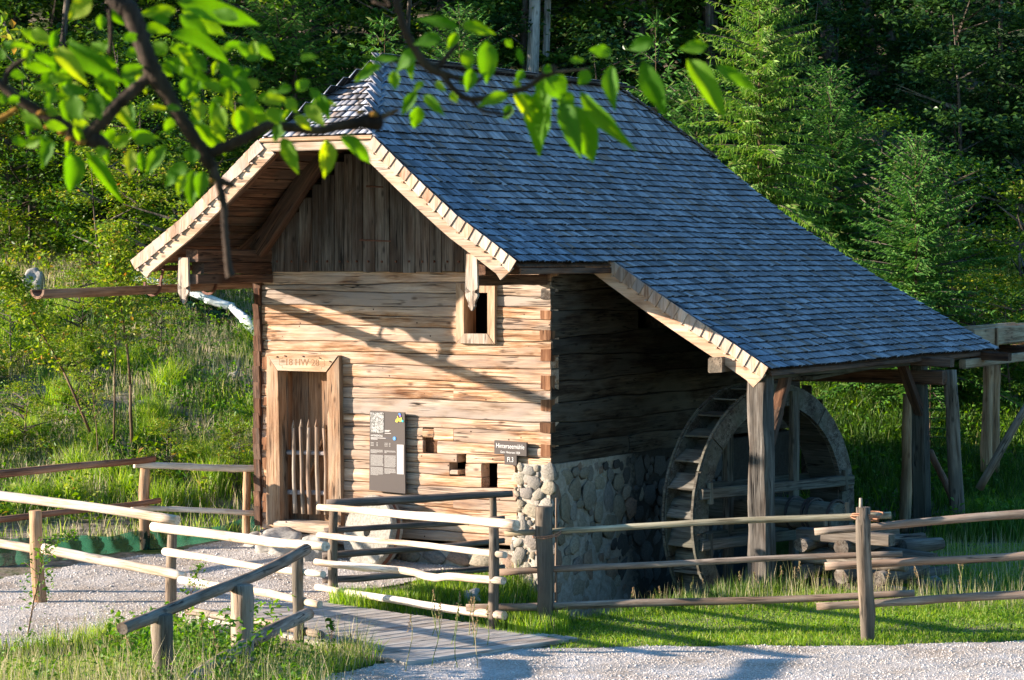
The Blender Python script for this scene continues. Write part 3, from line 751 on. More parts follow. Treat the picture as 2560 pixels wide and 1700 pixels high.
# ---------------------------------------------------------------- door
door = link('door', None, mill)
def mitre(name, poly, y0, y1, mat, parent): return prism(name, poly, y0, y1, mat, parent)
DZ0, DZ1 = .56, 2.52
prism('door_jamb', [(-4.215, .50), (-3.985, .52), (-4.03, 2.50), (-4.205, 2.72)], -.085, .10, M_DFR, door)
prism('door_jamb', [(-3.225, .58), (-3.035, .56), (-3.07, 2.72), (-3.255, 2.50)], -.085, .10, M_DFR, door)
prism('door_lintel', [(-4.200, 2.727), (-4.026, 2.515), (-3.265, 2.515), (-3.080, 2.727)], -.095, .10, M_LINT, door)
box('door_reveal', -4.06, -4.0, .10, .40, .53, 2.60, M_DOOR, door); box('door_reveal', -3.28, -3.22, .10, .42, .53, 2.60, M_DOOR, door)
box('door_reveal', -4.0, -3.28, .10, .42, 2.54, 2.60, M_DOOR, door)
x = -4.0
for k_, w_ in enumerate((.26, .24, .22)):
    box('door_plank', x + .003, x + w_ - .003, .20 + .006 * (k_ % 2), .24, .56, 2.54, M_DOOR, door); x += w_
beam('door_strut', Vector((-3.78, .165, .95)), Vector((-3.42, .165, 1.75)), .07, .03, M_DOOR, door, k=2)
beam('threshold', Vector((-4.05, .02, .50)), Vector((-3.05, .02, .49)), .34, .13, M_GREYP, door, k=4, jit=.01, cham=.03)
beam('threshold', Vector((-4.30, .02, .385)), Vector((-2.4, .0, .36)), .26, .10, M_GREYP, mill, k=5, jit=.01, cham=.02)
text_mesh('carved_year', '18 HW 28', .125, M_CARVE, door, Matrix.Translation((-3.64, -.0965, 2.625)) @ Matrix.Rotation(PI / 2, 4, 'X'), .001)
def line_ring(name, pts, wd, y, mat, parent):
    vv, ff = [], []
    for i in range(len(pts) - 1):
        a, b = Vector(pts[i]), Vector(pts[i + 1]); d_ = (b - a).normalized() * wd / 2; n_ = Vector((-d_.y, d_.x)); o_ = len(vv)
        for q in (a - d_ - n_, b + d_ - n_, b + d_ + n_, a - d_ + n_): vv.append((q.x, y, q.y))
        for q in (a - d_ - n_, b + d_ - n_, b + d_ + n_, a - d_ + n_): vv.append((q.x, y + .01, q.y))
        ff += [(o_, o_ + 1, o_ + 2, o_ + 3), (o_ + 7, o_ + 6, o_ + 5, o_ + 4), (o_, o_ + 4, o_ + 5, o_ + 1), (o_ + 2, o_ + 6, o_ + 7, o_ + 3)]
    return link(name, mesh(name, vv, ff, mat), parent)
cx, cz = -3.64, 2.625
cart = [(.31, .062), (.31, .045), (.345, .045), (.36, .02), (.345, .0), (.36, -.02), (.345, -.045), (.31, -.045), (.31, -.075)]
cart = cart + [(-a, b) for a, b in reversed(cart)] + [cart[0]]
line_ring('carved_cartouche', [(cx + a, cz + b) for a, b in cart], .004, -.0962, M_CARVE, door)
for (a, b) in ((-4.03, 2.69), (-3.9, 2.705), (-3.62, 2.706), (-3.36, 2.69), (-3.2, 2.65)):
    beam('nail', Vector((a, -.108, b)), Vector((a, -.09, b)), .018, .018, M_IRON, door, k=1)
gate = empty('picket_gate', MILLM @ Matrix.Translation((-3.64, .06, .86)), label='low gate of five pointed pickets closing the mill doorway', cat='gate')
fz = lambda px, py: on_v(640 + px / 3.267, 860 + py / 3.267, .06)
M_BLUEPOLE = wood('grey_cross_pole', (.15, .15, .16), (.30, .30, .32), (.42, .42, .44), 'Z', crack=.5, var=.05)
for (xt, yt, xb, yb) in ((315, 620, 330, 1380), (378, 612, 400, 1385), (440, 615, 450, 1388), (503, 612, 518, 1388), (568, 622, 586, 1392)):
    a, b = fz(xb, yb), fz(xt, yt)
    pole('picket', UV(a[0], .03, a[1]), UV(b[0], .03, b[1] - .10), .030, .024, M_RAILG, gate, n=8, k=8, bend=.01, knots=2)
    pole('picket_tip', UV(b[0], .03, b[1] - .105), UV(b[0], .035, b[1]), .0235, .004, M_RAILG, gate, n=8, k=2, bend=0, knots=0)
for (x0_, y0_, x1_, y1_) in ((270, 885, 640, 897), (275, 1212, 640, 1222)):
    a, b = fz(x0_, y0_), fz(x1_, y1_)
    pole('cross_pole', UV(a[0] - .03, .075, a[1]), UV(b[0] + .01, .075, b[1]), .032, .028, M_BLUEPOLE, gate, n=10, k=5, bend=.006)
# ---------------------------------------------------------------- small window
win = link('window', None, mill)
O = (-1.328, -.768, 2.915, 3.658); I = (-1.215, -.871, 3.037, 3.546)
M_WIN = wood('window_frame_wood', (.24, .16, .10), (.44, .31, .20), (.58, .45, .32), 'Z', crack=.6, var=.08)
prism('window_frame', [(O[0], O[2]), (I[0], I[2]), (I[0], I[3]), (O[0], O[3])], -.055, .05, M_WIN, win)
prism('window_frame', [(O[1], O[2]), (O[1], O[3]), (I[1], I[3]), (I[1], I[2])], -.055, .05, M_WIN, win)
prism('window_frame', [(O[0], O[3]), (I[0], I[3]), (I[1], I[3]), (O[1], O[3])], -.052, .05, M_WIN, win)
prism('window_sill', [(O[0] + .01, O[2]), (O[1] - .01, O[2]), (I[1], I[2]), (I[0], I[2])], -.06, .05, M_GREYP, win)
box('window_reveal', I[0] - .03, I[0], .05, .24, I[2], I[3], M_DOOR, win)
# openings are dark inside: a black sheet behind stands in for the unlit room
# ---------------------------------------------------------------- lean-to frame
P1 = (2.40, .88); P2 = (2.40, 6.14)
b_ = UV(P1[0], P1[1], 0)
pp = beam('leanto_post', Vector((2.42, .88, -.25)), Vector((2.40, .88, 2.66)), .28, .27, M_LPOST, mill, k=9, jit=.012, cham=.03, up=Vector((0, 1, 0)), taper=.88)
beam('leanto_post', Vector((2.42, 6.14, -.25)), Vector((2.36, 6.14, 2.62)), .22, .24, M_WHEEL, mill, k=7, jit=.01, cham=.03, up=Vector((0, 1, 0)), taper=.9)
beam('eave_purlin', Vector((2.40, .70, 2.60)), Vector((2.40, 8.1, 2.60)), .16, .17, M_WHEEL, mill, k=6, jit=.01)
beam('purlin', Vector((1.98, .50, 2.70)), Vector((1.98, 8.1, 2.78)), .17, .18, M_POST, mill, k=6, jit=.01)
beam('tie_beam', Vector((.0, 6.1, 2.33)), Vector((2.75, 6.1, 2.33)), .17, .19, M_RAFT, mill, k=5, jit=.008)
beam('knee_brace', Vector((2.40, 1.62, 2.56)), Vector((2.43, 1.30, 2.10)), .13, .12, M_RAFT, mill, k=3, jit=.008)
beam('knee_brace', Vector((2.43, 1.32, 2.13)), Vector((2.44, .98, 1.62)), .12, .11, M_RAFT, mill, k=3, jit=.008, taper=.8)
beam('knee_brace', Vector((2.38, 5.42, 2.58)), Vector((2.40, 6.18, 1.72)), .12, .13, M_RAFT, mill, k=4, jit=.008)

# ---------------------------------------------------------------- fieldstone base
m, t = newmat('lime_mortar'); v = coords(t, (1, 1, 1)); f = noise(t, v, 16, 6, .7)
sx = N(t, 'SeparateXYZ'); t.links.new(coords(t, (1, 1, 1), rnd=False), sx.inputs[0])
dk_mix = ramp(t, math_(t, 'ADD', sx.outputs['Y'], math_(t, 'MULTIPLY', f, .9)), [(.0, (0, 0, 0)), (.5, (0, 0, 0)), (1, (1, 1, 1))]); dk_mix = math_(t, 'MULTIPLY', math_(t, 'SUBTRACT', math_(t, 'ADD', sx.outputs['Y'], f), 2.1), 1.6); dk_mix = math_(t, 'MINIMUM', math_(t, 'MAXIMUM', dk_mix, 0.0), .93)  # mortar turns near black along the wall towards the wheel
finish(t, mix(t, dk_mix, ramp(t, f, [(.3, (.28, .25, .20)), (.5, (.42, .38, .31)), (.7, (.54, .51, .44))]), (.02, .019, .017)), .95, f, .9, .03, .1); M_MORT = m
m, t = newmat('fieldstone'); v = coords(t, (1, 1, 1)); f = noise(t, v, 5, 6, .6); oi = N(t, 'ObjectInfo')
c0 = ramp(t, oi.outputs['Random'], [(0, (.24, .21, .155)), (.2, (.36, .32, .24)), (.4, (.22, .21, .19)), (.58, (.42, .38, .29)), (.74, (.30, .205, .15)), (.88, (.26, .255, .235)), (1, (.46, .42, .35))])
finish(t, mix(t, 1.0, c0, ramp(t, f, [(.3, (.6, .6, .58)), (.6, (1.1, 1.08, 1.05))]), 'MULTIPLY'), .85, f, .6, .03, .2); M_STONE = m
def stone_mesh(name, seed, mat, sub=1, amp=.16, sq=.62):
    bm = bmesh.new(); bmesh.ops.create_icosphere(bm, subdivisions=sub, radius=1)
    for v_ in bm.verts:
        p = v_.co.copy(); q = p * (1 + amp * mnoise.noise(p * 1.3 + Vector((seed * 7.1, seed, 3))) * 1.6)
        for a in range(3): q[a] = math.copysign(abs(q[a]) ** .8, q[a])
        v_.co = q
    me = bpy.data.meshes.new(name); bm.to_mesh(me); bm.free(); me.materials.append(mat)
    me.polygons.foreach_set('use_smooth', [True] * len(me.polygons)); return me
SMESH = [stone_mesh('stone', i, M_STONE, 1, .34) for i in range(14)]
M_DKSTONE = plain('dark_base_stone', (.075, .072, .066), .8, .3, 6)  # darker stones for the farther stretch of the side wall
DMESH = [stone_mesh('stone', 40 + i, M_DKSTONE, 1, .3) for i in range(4)]
base = link('stone_base', None, mill)
def pack(w_, h_, inside, n_=340, seed=1, q_=1.0):
    rnd_ = random.Random(seed); out = []
    for (r0, r1, tries) in ((.13, .19, 500), (.09, .13, 1600), (.055, .085, 3000), (.03, .05, 3500)):
        for _ in range(tries):
            x_, z_, r_ = rnd_.uniform(0, w_), rnd_.uniform(0, h_), rnd_.uniform(r0, r1) * q_
            if not inside(x_, z_, r_): continue
            if all(math.hypot(x_ - a, z_ - b) > (r_ + c) * .84 for a, b, c in out): out.append((x_, z_, r_))
            if len(out) >= n_: return out
    return out
# side face: mortar body and stones
def side_top(v): return 1.46 + .0 * v
body = [(-.50, -1.1), (-.47, -1.1), (.02, -1.1), (.02, 1.44), (-.42, 1.44)]
gv = np.linspace(0, 7.4, 78); gzz = np.linspace(-1.1, 1.455, 28)
VV, QQ = [], []
for j, zz in enumerate(gzz):
    for i, v_ in enumerate(gv):
        VV.append((.02 + .018 * math.sin(v_ * 7 + zz * 5) + .014 * math.sin(v_ * 17 - zz * 13) + (.06 * (1 - smooth(-1, .6, zz))), v_ - .03, zz))
for j in range(len(gzz) - 1):
    for i in range(len(gv) - 1):
        q = j * len(gv) + i; QQ.append((q, q + 1, q + 1 + len(gv), q + len(gv)))
link('mortar_face', npmesh('mortar_face', VV, quads=np.array(QQ), mat=M_MORT, sm=True), base)
VV, QQ = [], []
gu = np.linspace(0, 1, 14)
def left_edge(z): return -.455 - .10 * (1 - smooth(-.2, 1.3, z)) + .03 * math.sin(z * 9)
for zz in gzz:
    for k_ in gu:
        u_ = left_edge(zz) * (1 - k_) + .03 * k_
        VV.append((u_, -.055 + .016 * math.sin(u_ * 21 + zz * 9) + .012 * math.sin(zz * 23) - (.05 * (1 - smooth(-1, .6, zz))) + (.05 if k_ == 0 else 0), zz))
for j in range(len(gzz) - 1):
    for i in range(len(gu) - 1):
        q = j * len(gu) + i; QQ.append((q, q + 1, q + 1 + len(gu), q + len(gu)))
link('mortar_face', npmesh('mortar_face', VV, quads=np.array(QQ), mat=M_MORT, sm=True), base)
box('mortar_top', -.44, .03, -.05, .25, 1.40, 1.452, M_MORT, base); box('mortar_top', -.1, .03, .25, 7.4, 1.40, 1.452, M_MORT, base)
def put_stone(pos, nrm, rx, rz_, dep, parent, use_dark=False):
    me = random.choice(DMESH if use_dark else SMESH); o = bpy.data.objects.new('stone', me); COL.objects.link(o); o.parent = parent
    a = random.uniform(-.5, .5); z_ = nrm.normalized(); x_ = Vector((0, 0, 1)).cross(z_).normalized(); y_ = z_.cross(x_)
    R = Matrix((x_, y_, z_)).transposed().to_4x4()
    o.matrix_basis = Matrix.Translation(pos) @ R @ Matrix.Rotation(a, 4, 'Z') @ Matrix.Diagonal((rx, rz_, dep, 1)); return o
for (x_, z_, r_) in pack(4.9, 2.25, lambda x, z, r: x > .06 and z + r < 2.24 and z - .8 + r < 1.46, 225, 3):
    e = random.uniform(.8, 1.2)
    put_stone(Vector((.018 + random.uniform(0, .014), x_ - .02, z_ - .8)), Vector((1, 0, 0)), r_ * e * 1.02, r_ / e * 1.02, r_ * .15 + .016, base, use_dark=(x_ > 1.9 + .45 * math.sin(z_ * 5) + random.uniform(-.25, .25)))
for (x_, z_, r_) in pack(.62, 2.2, lambda x, z, r: z - .75 + r * .7 < 1.46 and x - .6 - r * .6 > left_edge(z - .75), 110, 5, .72):
    e = random.uniform(.85, 1.3)
    put_stone(Vector((x_ - .6, -.048 - random.uniform(0, .014), z_ - .75)), Vector((0, -1, 0)), r_ * e, r_ / e, r_ * .20 + .020, base)
# rough footing under the front logs
for k_ in range(11):
    x_ = -4.2 + k_ * .36
    put_stone(Vector((x_ + random.uniform(-.05, .05), .02, .23)), Vector((0, -1, .2)), .2, .1, .07, base)
box('footing', UL, -.5, .02, .2, -.2, .36, M_MORT, base)

M_DIRON = plain('dark_iron', (.035, .03, .028), .6, .4, 30)
# ================================================================== WATER WHEEL
WC = A(1939, 1277, 31.9); AX = Vector((.7071, -.7071, 0)); TT = Vector((.7071, .7071, 0)); UPV = Vector((0, 0, 1))
WM = Matrix((TT, UPV, AX)).transposed().to_4x4()
if WM.to_3x3().determinant() < 0: pass
WM.translation = WC
wheel = empty('water_wheel', WM, label='big wooden mill wheel with bucket boards under the lean-to roof', cat='water wheel')
R = 1.58; WD = .47
def rim_seg(name, r0, r1, a0, a1, z0, z1, mat, n_=5):
    v_, f_ = [], []
    for i in range(n_ + 1):
        a = a0 + (a1 - a0) * i / n_; c, s_ = math.cos(a), math.sin(a)
        v_ += [(r0 * c, r0 * s_, z0), (r1 * c, r1 * s_, z0), (r1 * c, r1 * s_, z1), (r0 * c, r0 * s_, z1)]
    for i in range(n_):
        o_ = i * 4
        for k_ in range(4): f_.append((o_ + k_, o_ + (k_ + 1) % 4, o_ + 4 + (k_ + 1) % 4, o_ + 4 + k_))
    f_ += [(0, 3, 2, 1), (n_ * 4, n_ * 4 + 1, n_ * 4 + 2, n_ * 4 + 3)]
    bm = bmesh.new(); me = mesh(name, v_, f_, mat); bm.from_mesh(me); bmesh.ops.recalc_face_normals(bm, faces=bm.faces); bm.to_mesh(me); bm.free()
    return link(name, me, wheel)
for z0 in (-.03, -WD - .03):
    for k_ in range(8):
        a0 = k_ * PI / 4 + .12 + (.2 if z0 < -.1 else 0)
        rim_seg('rim_segment', R - .25, R + random.uniform(-.004, .004), a0 + .006, a0 + PI / 4 - .006, z0 + random.uniform(-.004, .004), z0 + .06, M_WHEEL)
        rim_seg('rim_lath', R - .05, R + .022, a0 + .3, a0 + PI / 4 + .29, z0 + .008, z0 + .042, M_WHEEL)
        # wooden pegs
rim_seg('wheel_sole', R - .26, R - .235, 0, PI, -WD, -.03, M_WHEEL, 18); rim_seg('wheel_sole', R - .26, R - .235, PI, 2 * PI, -WD, -.03, M_WHEEL, 18)
nb = 28
for k_ in range(nb):
    a = 2 * PI * k_ / nb + .05; a2 = a + .17
    p0 = Vector((math.cos(a) * (R - .23), math.sin(a) * (R - .23), 0)); p1 = Vector((math.cos(a + .03) * (R - .13), math.sin(a + .03) * (R - .13), 0)); p2 = Vector((math.cos(a2) * (R - .01), math.sin(a2) * (R - .01), 0))
    for (q0, q1) in ((p0, p1), (p1, p2)):
        c = (q0 + q1) / 2; d_ = q1 - q0; nn = Vector((-d_.y, d_.x, 0)).normalized()
        beam('bucket_board', Vector((c.x, c.y, -WD + .03)), Vector((c.x, c.y, -.03)), d_.length + .01, .024, M_WHEEL, wheel, k=2, cham=.004, jit=.003, up=nn)
for zz in (.045, -WD - .045):
    for off in (.31, -.31):
        h_ = math.sqrt((R - .05) ** 2 - off ** 2)
        beam('spoke', Vector((-h_, off, zz)), Vector((h_, off - .01, zz)), .09, .13, M_WHEEL, wheel, k=6, jit=.005, up=Vector((0, 1, 0)))
        beam('spoke', Vector((off, -h_, zz + .0)), Vector((off, h_, zz)), .13, .085, M_WHEEL, wheel, k=6, jit=.005, up=Vector((0, 0, 1)))
        for e in (-1, 1):
            beam('spoke_cleat', Vector((e * (h_ - .16), off - .13, zz)), Vector((e * (h_ - .16), off + .13, zz)), .07, .10, M_WHEEL, wheel, k=2, jit=.004, up=Vector((0, 0, 1)))
W2 = lambda x_, y_, z_: PM[wheel.name] @ Vector((x_, y_, z_))
pole('axle', W2(0, 0, -1.6), W2(0, -.02, 1.02), .205, .19, M_WHEEL, wheel, n=16, k=8, bend=.002, jit=.02, knots=0)
for zz in (.30, .55, .62, .95): rim_seg('iron_band', .19, .212, 0, 2 * PI - .001, zz, zz + .035, M_DIRON, 18)
# ================================================================== LOG CRIB carrying the axle
M_LOGD = wood('old_grey_log', (.06, .048, .036), (.135, .115, .092), (.235, .21, .178), 'Z', grey=(.095, .088, .078), greyamt=.6, crack=1, var=.25)
crib0 = A(2005, 1368, 30.4)
crib = empty('log_crib', loc=Vector((crib0.x, crib0.y, 0)), label='stack of crossed grey logs bearing the axle beside the mill wheel', cat='log stack')
pv, qv = Vector((.60, .80, 0)), Vector((.80, -.60, 0))
c0 = Vector((crib0.x, crib0.y, 0))
for lay in range(5):
    zz = -.12 + lay * .165
    if lay % 2 == 0:
        for k_, off in enumerate((.0, .52, 1.02)):
            s0 = random.uniform(-.05, .04)
            a = c0 + qv * off + pv * s0 + UPV * zz
            if lay == 4 and k_ == 2: continue
            pole('log', a, a + pv * random.uniform(1.1, 1.3) + UPV * random.uniform(-.01, .02), random.uniform(.082, .095), .085, M_LOGD, crib, n=12, k=5, jit=.09, knots=2)
    else:
        for off in (.22, .95):
            a = c0 + pv * off - qv * random.uniform(.08, .15) + UPV * zz
            pole('log', a, a + qv * random.uniform(1.3, 1.45), .088, .08, M_LOGD, crib, n=12, k=5, jit=.09, knots=2)
a = c0 + qv * .05 + pv * .35 + UPV * .655
beam('bearing_beam', Vector((.0, .25, .655)) + Vector((0, .0, 0)), Vector((0, .25, .655)) + qv * 1.25, .17, .14, M_LOGD, crib, k=4)
beam('bearing_beam', Vector((.65, .0, .62)), Vector((.65, 0, .62)) + pv * .9, .2, .15, M_LOGD, crib, k=4)
for (x_, y_, h_) in ((2024, 1347, .13), (2122, 1355, .13), (2064, 1298, .1), (2118, 1268, .1)):
    a = A(x_, y_, 30.55); beam('wedge', a - c0 - UPV * .08, a - c0 + UPV * .06, .05, .04, M_POST, crib, k=1)
for (x_, y_, r_) in ((2160, 1372, .085), (2203, 1392, .08), (2255, 1368, .09), (2215, 1352, .07), (2290, 1440, .09), (2180, 1440, .09)):
    a = A(x_, y_, 30.9); pole('log', a, a + Vector((.45, .35, 0)) * random.uniform(.8, 1.3), r_, r_ * .9, M_LOGD, crib, n=11, k=4, jit=.1, knots=1)
put = 0
for (x_, y_, r_) in ((2083, 1362, .07), (2200, 1450, .12), (2250, 1470, .14), (2340, 1462, .16), (2060, 1480, .1), (2120, 1478, .09), (2400, 1470, .12), (1868, 1488, .12)):
    a = A(x_, y_, 30.7 + put * .05); put += 1
    o = link('boulder', SMESH[put % 14], None, Matrix.Translation(a) @ Matrix.Diagonal((r_, r_ * .8, r_ * .7, 1)))
    lab = ['small bluish stone wedged between the crib logs', 'rounded stone below the right end of the log crib', 'grey stone next to the foot of the rear lean-to post', 'wide flat stone right of the rear lean-to post', 'grey stone under the left crib log', 'small stone in the grass before the log crib', 'rightmost stone in the grass beyond the fence post', 'round stone at the foot of the front lean-to post'][put - 1]
    tag(o, lab, 'stone', 'stones around the log crib')

# ================================================================== FLUME
flume = empty('wooden_flume', loc=UV(2.1, 9, 0), label='raised timber water trough on log posts running towards the mill wheel', cat='flume')
FM = PM[flume.name].inverted() @ MILLM
def FB(nm, a, b, wx, hy, mat, **k_):
    return beam(nm, FM @ Vector(a), FM @ Vector(b), wx, hy, mat, flume, **k_)
M_TR = wood('flume_plank', (.20, .14, .08), (.36, .27, .17), (.48, .38, .26), 'Z', grey=(.30, .16, .09), greyamt=.5, crack=.6, var=.1)
FB('inlet_chute', (1.9, 3.2, 2.42), (1.9, 8.5, 2.60), .34, .05, M_WHEEL, k=4)
for (u_, v0_, v1_) in ((1.72, 8.5, 11.9), (2.28, 8.5, 12.3), (1.72, 11.92, 16.5), (2.28, 12.32, 16.5)):
    FB('side_board', (u_, v0_, 2.80), (u_, v1_, 2.82), .045, .26, M_TR, k=4)
FB('bottom_board', (2.0, 8.5, 2.68), (2.0, 16.5, 2.70), .56, .04, M_TR, k=4)
for v_ in (9.4, 11.2, 13.): FB('batten', (2.32, v_, 2.62), (2.32, v_, 2.93), .09, .04, M_TR, k=1, up=Vector((1, 0, 0)))
for v_ in (5.6, 7.9, 10.4, 13): FB('cross_beam', (1.2, v_, 2.60), (3.05, v_, 2.56), .15, .12, M_RAFT, k=3)
FB('long_beam', (2.6, 7.2, 2.47), (2.6, 16.5, 2.53), .10, .13, M_TR, k=4); FB('long_beam', (1.5, 7.2, 2.47), (1.5, 16.5, 2.53), .10, .13, M_ORANGE, k=4)
def fpole(x0, y0, x1, y1, Y0, Y1, r0, r1, mat, nm='post'):
    pole(nm, A(x0, y0, Y0), A(x1, y1, Y1), r0, r1, mat, flume, n=10, k=9, bend=.006)
fpole(2261, 1330, 2270, 985, 36.3, 36.3, .085, .07, M_ORANGE)
fpole(2398, 1395, 2375, 925, 34.7, 35.0, .105, .085, M_POST)
fpole(2466, 1180, 2472, 912, 38.4, 38.4, .09, .08, M_ORANGE)
fpole(2484, 1180, 2488, 912, 38.6, 38.6, .085, .08, M_ORANGE)
fpole(2389, 1262, 2326, 1130, 35.2, 36.4, .05, .05, M_RED, 'brace')
fpole(2448, 1222, 2600, 960, 36.5, 36.0, .06, .05, M_RAILG, 'brace')

# ================================================================== ROOF GUTTER HALF LOG
M_GUT = wood('gutter_log', (.10, .05, .03), (.24, .14, .085), (.38, .25, .17), 'Z', grey=(.24, .19, .15), greyamt=.6, crack=.9, var=.05)
g0 = A(136, 724, 30.2); u_end = MILLM.inverted() @ g0
ga, gb = Vector((-5.02, 7.6, 3.73)), Vector((-5.02, -3.62, 0))
gb.z = 3.575; ga.z = 3.70
gut = empty('roof_gutter', MILLM @ Matrix.Translation(gb), label='long hollowed log gutter sticking out to the left below the left eave', cat='gutter')
def trough(name, a, b, r, mat, parent, n_=9, k=10):
    L = (b - a).length; rg = []
    for i in range(k + 1):
        t_ = i / k; o_, i_ = [], []
        for j in range(n_):
            an = PI + PI * j / (n_ - 1); rr = r * (1 + .03 * math.sin(7 * t_ + j))
            o_.append((rr * math.cos(an), rr * math.sin(an) + .02, L * t_)); i_.append((rr * .72 * math.cos(an), rr * .72 * math.sin(an) + .02, L * t_))
        rg.append(o_ + i_[::-1])
    me = ring_mesh(name, rg, mat, sm=False)
    bm = bmesh.new(); bm.from_mesh(me); bmesh.ops.triangulate(bm, faces=[f for f in bm.faces if len(f.verts) > 4]); bmesh.ops.recalc_face_normals(bm, faces=bm.faces); bm.to_mesh(me); bm.free()
    return link(name, me, parent, frameM(a, b))
trough('half_log', Vector((0, 0, 0)), Vector((0, 2.25, .03)), .112, M_GUT, gut)
trough('half_log', Vector((.0, 2.2, .035)), Vector((0, 3.4, .05)), .104, M_GUT, gut)
trough('half_log', Vector((0, 3.35, .055)), Vector((0, 11, .15)), .10, M_GUT, gut)
for v_ in (2.2, 3.36):
    z_ = .035
    rgp = [Vector((.128 * math.cos(q), v_, .128 * math.sin(q) + z_ + .02)) for q in np.linspace(PI * .9, PI * 2.1, 9)]
    for i in range(8): beam('gutter_bracket', rgp[i], rgp[i + 1], .035, .022, M_IRON, gut, k=1, cham=.002, jit=0, up=Vector((0, 1, 0)))
    beam('bracket_arm', rgp[-1], rgp[-1] + Vector((.05, .0, .16)), .03, .02, M_IRON, gut, k=1, cham=.002, up=Vector((0, 1, 0)))

# ================================================================== SIGNS, MILLSTONE, BOULDERS
ib = empty('info_board', MILLM @ Matrix.Translation((-2.33, -.075, 1.525)), label='tall dark brown information panel with photo and white text on the log wall', cat='information board')
prism('panel', [(-.272, -.498), (.272, -.516), (.262, .505), (-.262, .512)], -.012, .012, M_BOARD, ib)
TXT = M_WHITE; yb = -.0135
def plate(nm, x0, x1, z0, z1, mat, parent=ib, y0=-.0165, y1=-.0125): return box(nm, x0, x1, y0, y1, z0, z1, mat, parent)
m, t = newmat('printed_grey_picture'); v = coords(t, (1, 1, 1), rnd=False)
f1 = noise(t, v, 34, 6, .7, 1.2); mp_ = N(t, 'Mapping'); 
finish(t, ramp(t, f1, [(.38, (.03, .03, .028)), (.5, (.22, .22, .2)), (.6, (.5, .5, .48))]), .4, spec=.4); M_PIC = m
plate('picture', -.250, -.05, .235, .495, M_PIC)
plate('picture_caption', -.035, .05, .268, .273, TXT); plate('picture_caption', -.035, .035, .256, .261, TXT); plate('picture_caption', -.035, .06, .232, .237, TXT)
text_mesh('panel_title', 'HINTERSEEMÜHLE', .036, M_WHITE, ib, Matrix.Translation((-.245, yb - .002, .198)) @ Matrix.Rotation(PI / 2, 4, 'X') @ Matrix.Diagonal((.62, 1, 1, 1)), .001, 'LEFT')
plate('subtitle_line', -.245, -.02, .168, .173, TXT, y0=-.0155); plate('subtitle_line', -.245, -.145, .152, .158, TXT, y0=-.0155)
plate('rule', -.05, .09, .1745, .1755, plain('blue_print', (.03, .13, .30), .5, .4))
M_BLUE = plain('blue_disc', (.05, .26, .62), .4, .4)
def disc(nm, cx_, cz_, r_, y0, y1, mat, parent, n_=18):
    return prism(nm, [(cx_ + r_ * math.cos(2 * PI * i / n_), cz_ + r_ * math.sin(2 * PI * i / n_)) for i in range(n_)], y0, y1, mat, parent)
disc('number_disc', .112, .172, .025, -.0165, -.0125, M_BLUE, ib)
text_mesh('panel_number', '3', .034, M_WHITE, ib, Matrix.Translation((.112, -.0185, .172)) @ Matrix.Rotation(PI / 2, 4, 'X'), .001)
blob = {'yellow': ((.65, .50, .05), [(-.0, 0), (.03, -.01), (.05, .01), (.075, .005), (.09, .03), (.075, .05), (.05, .045), (.04, .075), (.03, .07), (.03, .045), (.01, .03)]),
        'green': ((.45, .62, .08), [(.06, .005), (.09, .0), (.10, .03), (.095, .06), (.075, .05)]),
        'blue': ((.05, .2, .55), [(.045, .10), (.06, .115), (.08, .105), (.085, .085), (.06, .08)]),
        'violet': ((.38, .14, .5), [(.06, .078), (.085, .083), (.085, .065), (.065, .062)]),
        'cyan': ((.03, .45, .5), [(.092, .005), (.12, -.005), (.125, .018), (.105, .03), (.095, .02)])}
for k_, (c_, pl) in blob.items(): prism('map_patch', [(.125 + a, .385 + b) for a, b in pl], -.0165 - .0003 * len(k_), -.0125, plain('map_' + k_, c_, .5, .4), ib)
plate('side_field', .15, .252, -.275, .098, plain('pale_field', (.45, .44, .41), .5, .4))
M_FAINT = plain('faint_print', (.33, .32, .30))
for k_ in range(24):
    if random.random() < .8: plate('text_line', .158, .158 + random.uniform(.02, .06), .085 - k_ * .0148, .088 - k_ * .0148, M_FAINT, y0=-.0175)
tl = []
def textblock(x0, x1, zt, n_, last):
    for k_ in range(n_):
        e = x1 - random.uniform(0, .012) if k_ < n_ - 1 else x0 + (x1 - x0) * last
        tl.append((x0, e, zt - k_ * .0118 - .006, zt - k_ * .0118))
textblock(-.25, -.06, .020, 4, .5); textblock(-.25, -.055, -.045, 12, 1.); textblock(-.25, -.055, -.20, 9, .6)
textblock(-.04, .135, .015, 3, .2); textblock(-.04, .135, -.045, 13, .9); textblock(-.04, .135, -.21, 6, .5)
for k_ in range(3):
    tl += [(-.25, -.20, .105 - k_ * .018, .111 - k_ * .018), (-.16, -.14, .104 - k_ * .018, .112 - k_ * .018), (-.04, 0.01, .105 - k_ * .018, .111 - k_ * .018), (.03, .05, .104 - k_ * .018, .112 - k_ * .018)]
VV = []; QQ = []
for (x0, x1, z0, z1) in tl:
    o_ = len(VV); VV += [(x0, -.0145, z0), (x1, -.0145, z0), (x1, -.0145, z1), (x0, -.0145, z1)]; QQ.append((o_, o_ + 1, o_ + 2, o_ + 3))
m, t = newmat('small_print'); v = coords(t, (1, .3, .3), rnd=False)
finish(t, ramp(t, noise(t, v, 700, 2), [(.42, (.13, .115, .1)), (.55, (.55, .54, .5))]), .5)
tag(link('body_text', npmesh('body_text', VV, quads=np.array(QQ), mat=m), ib), kind='stuff')
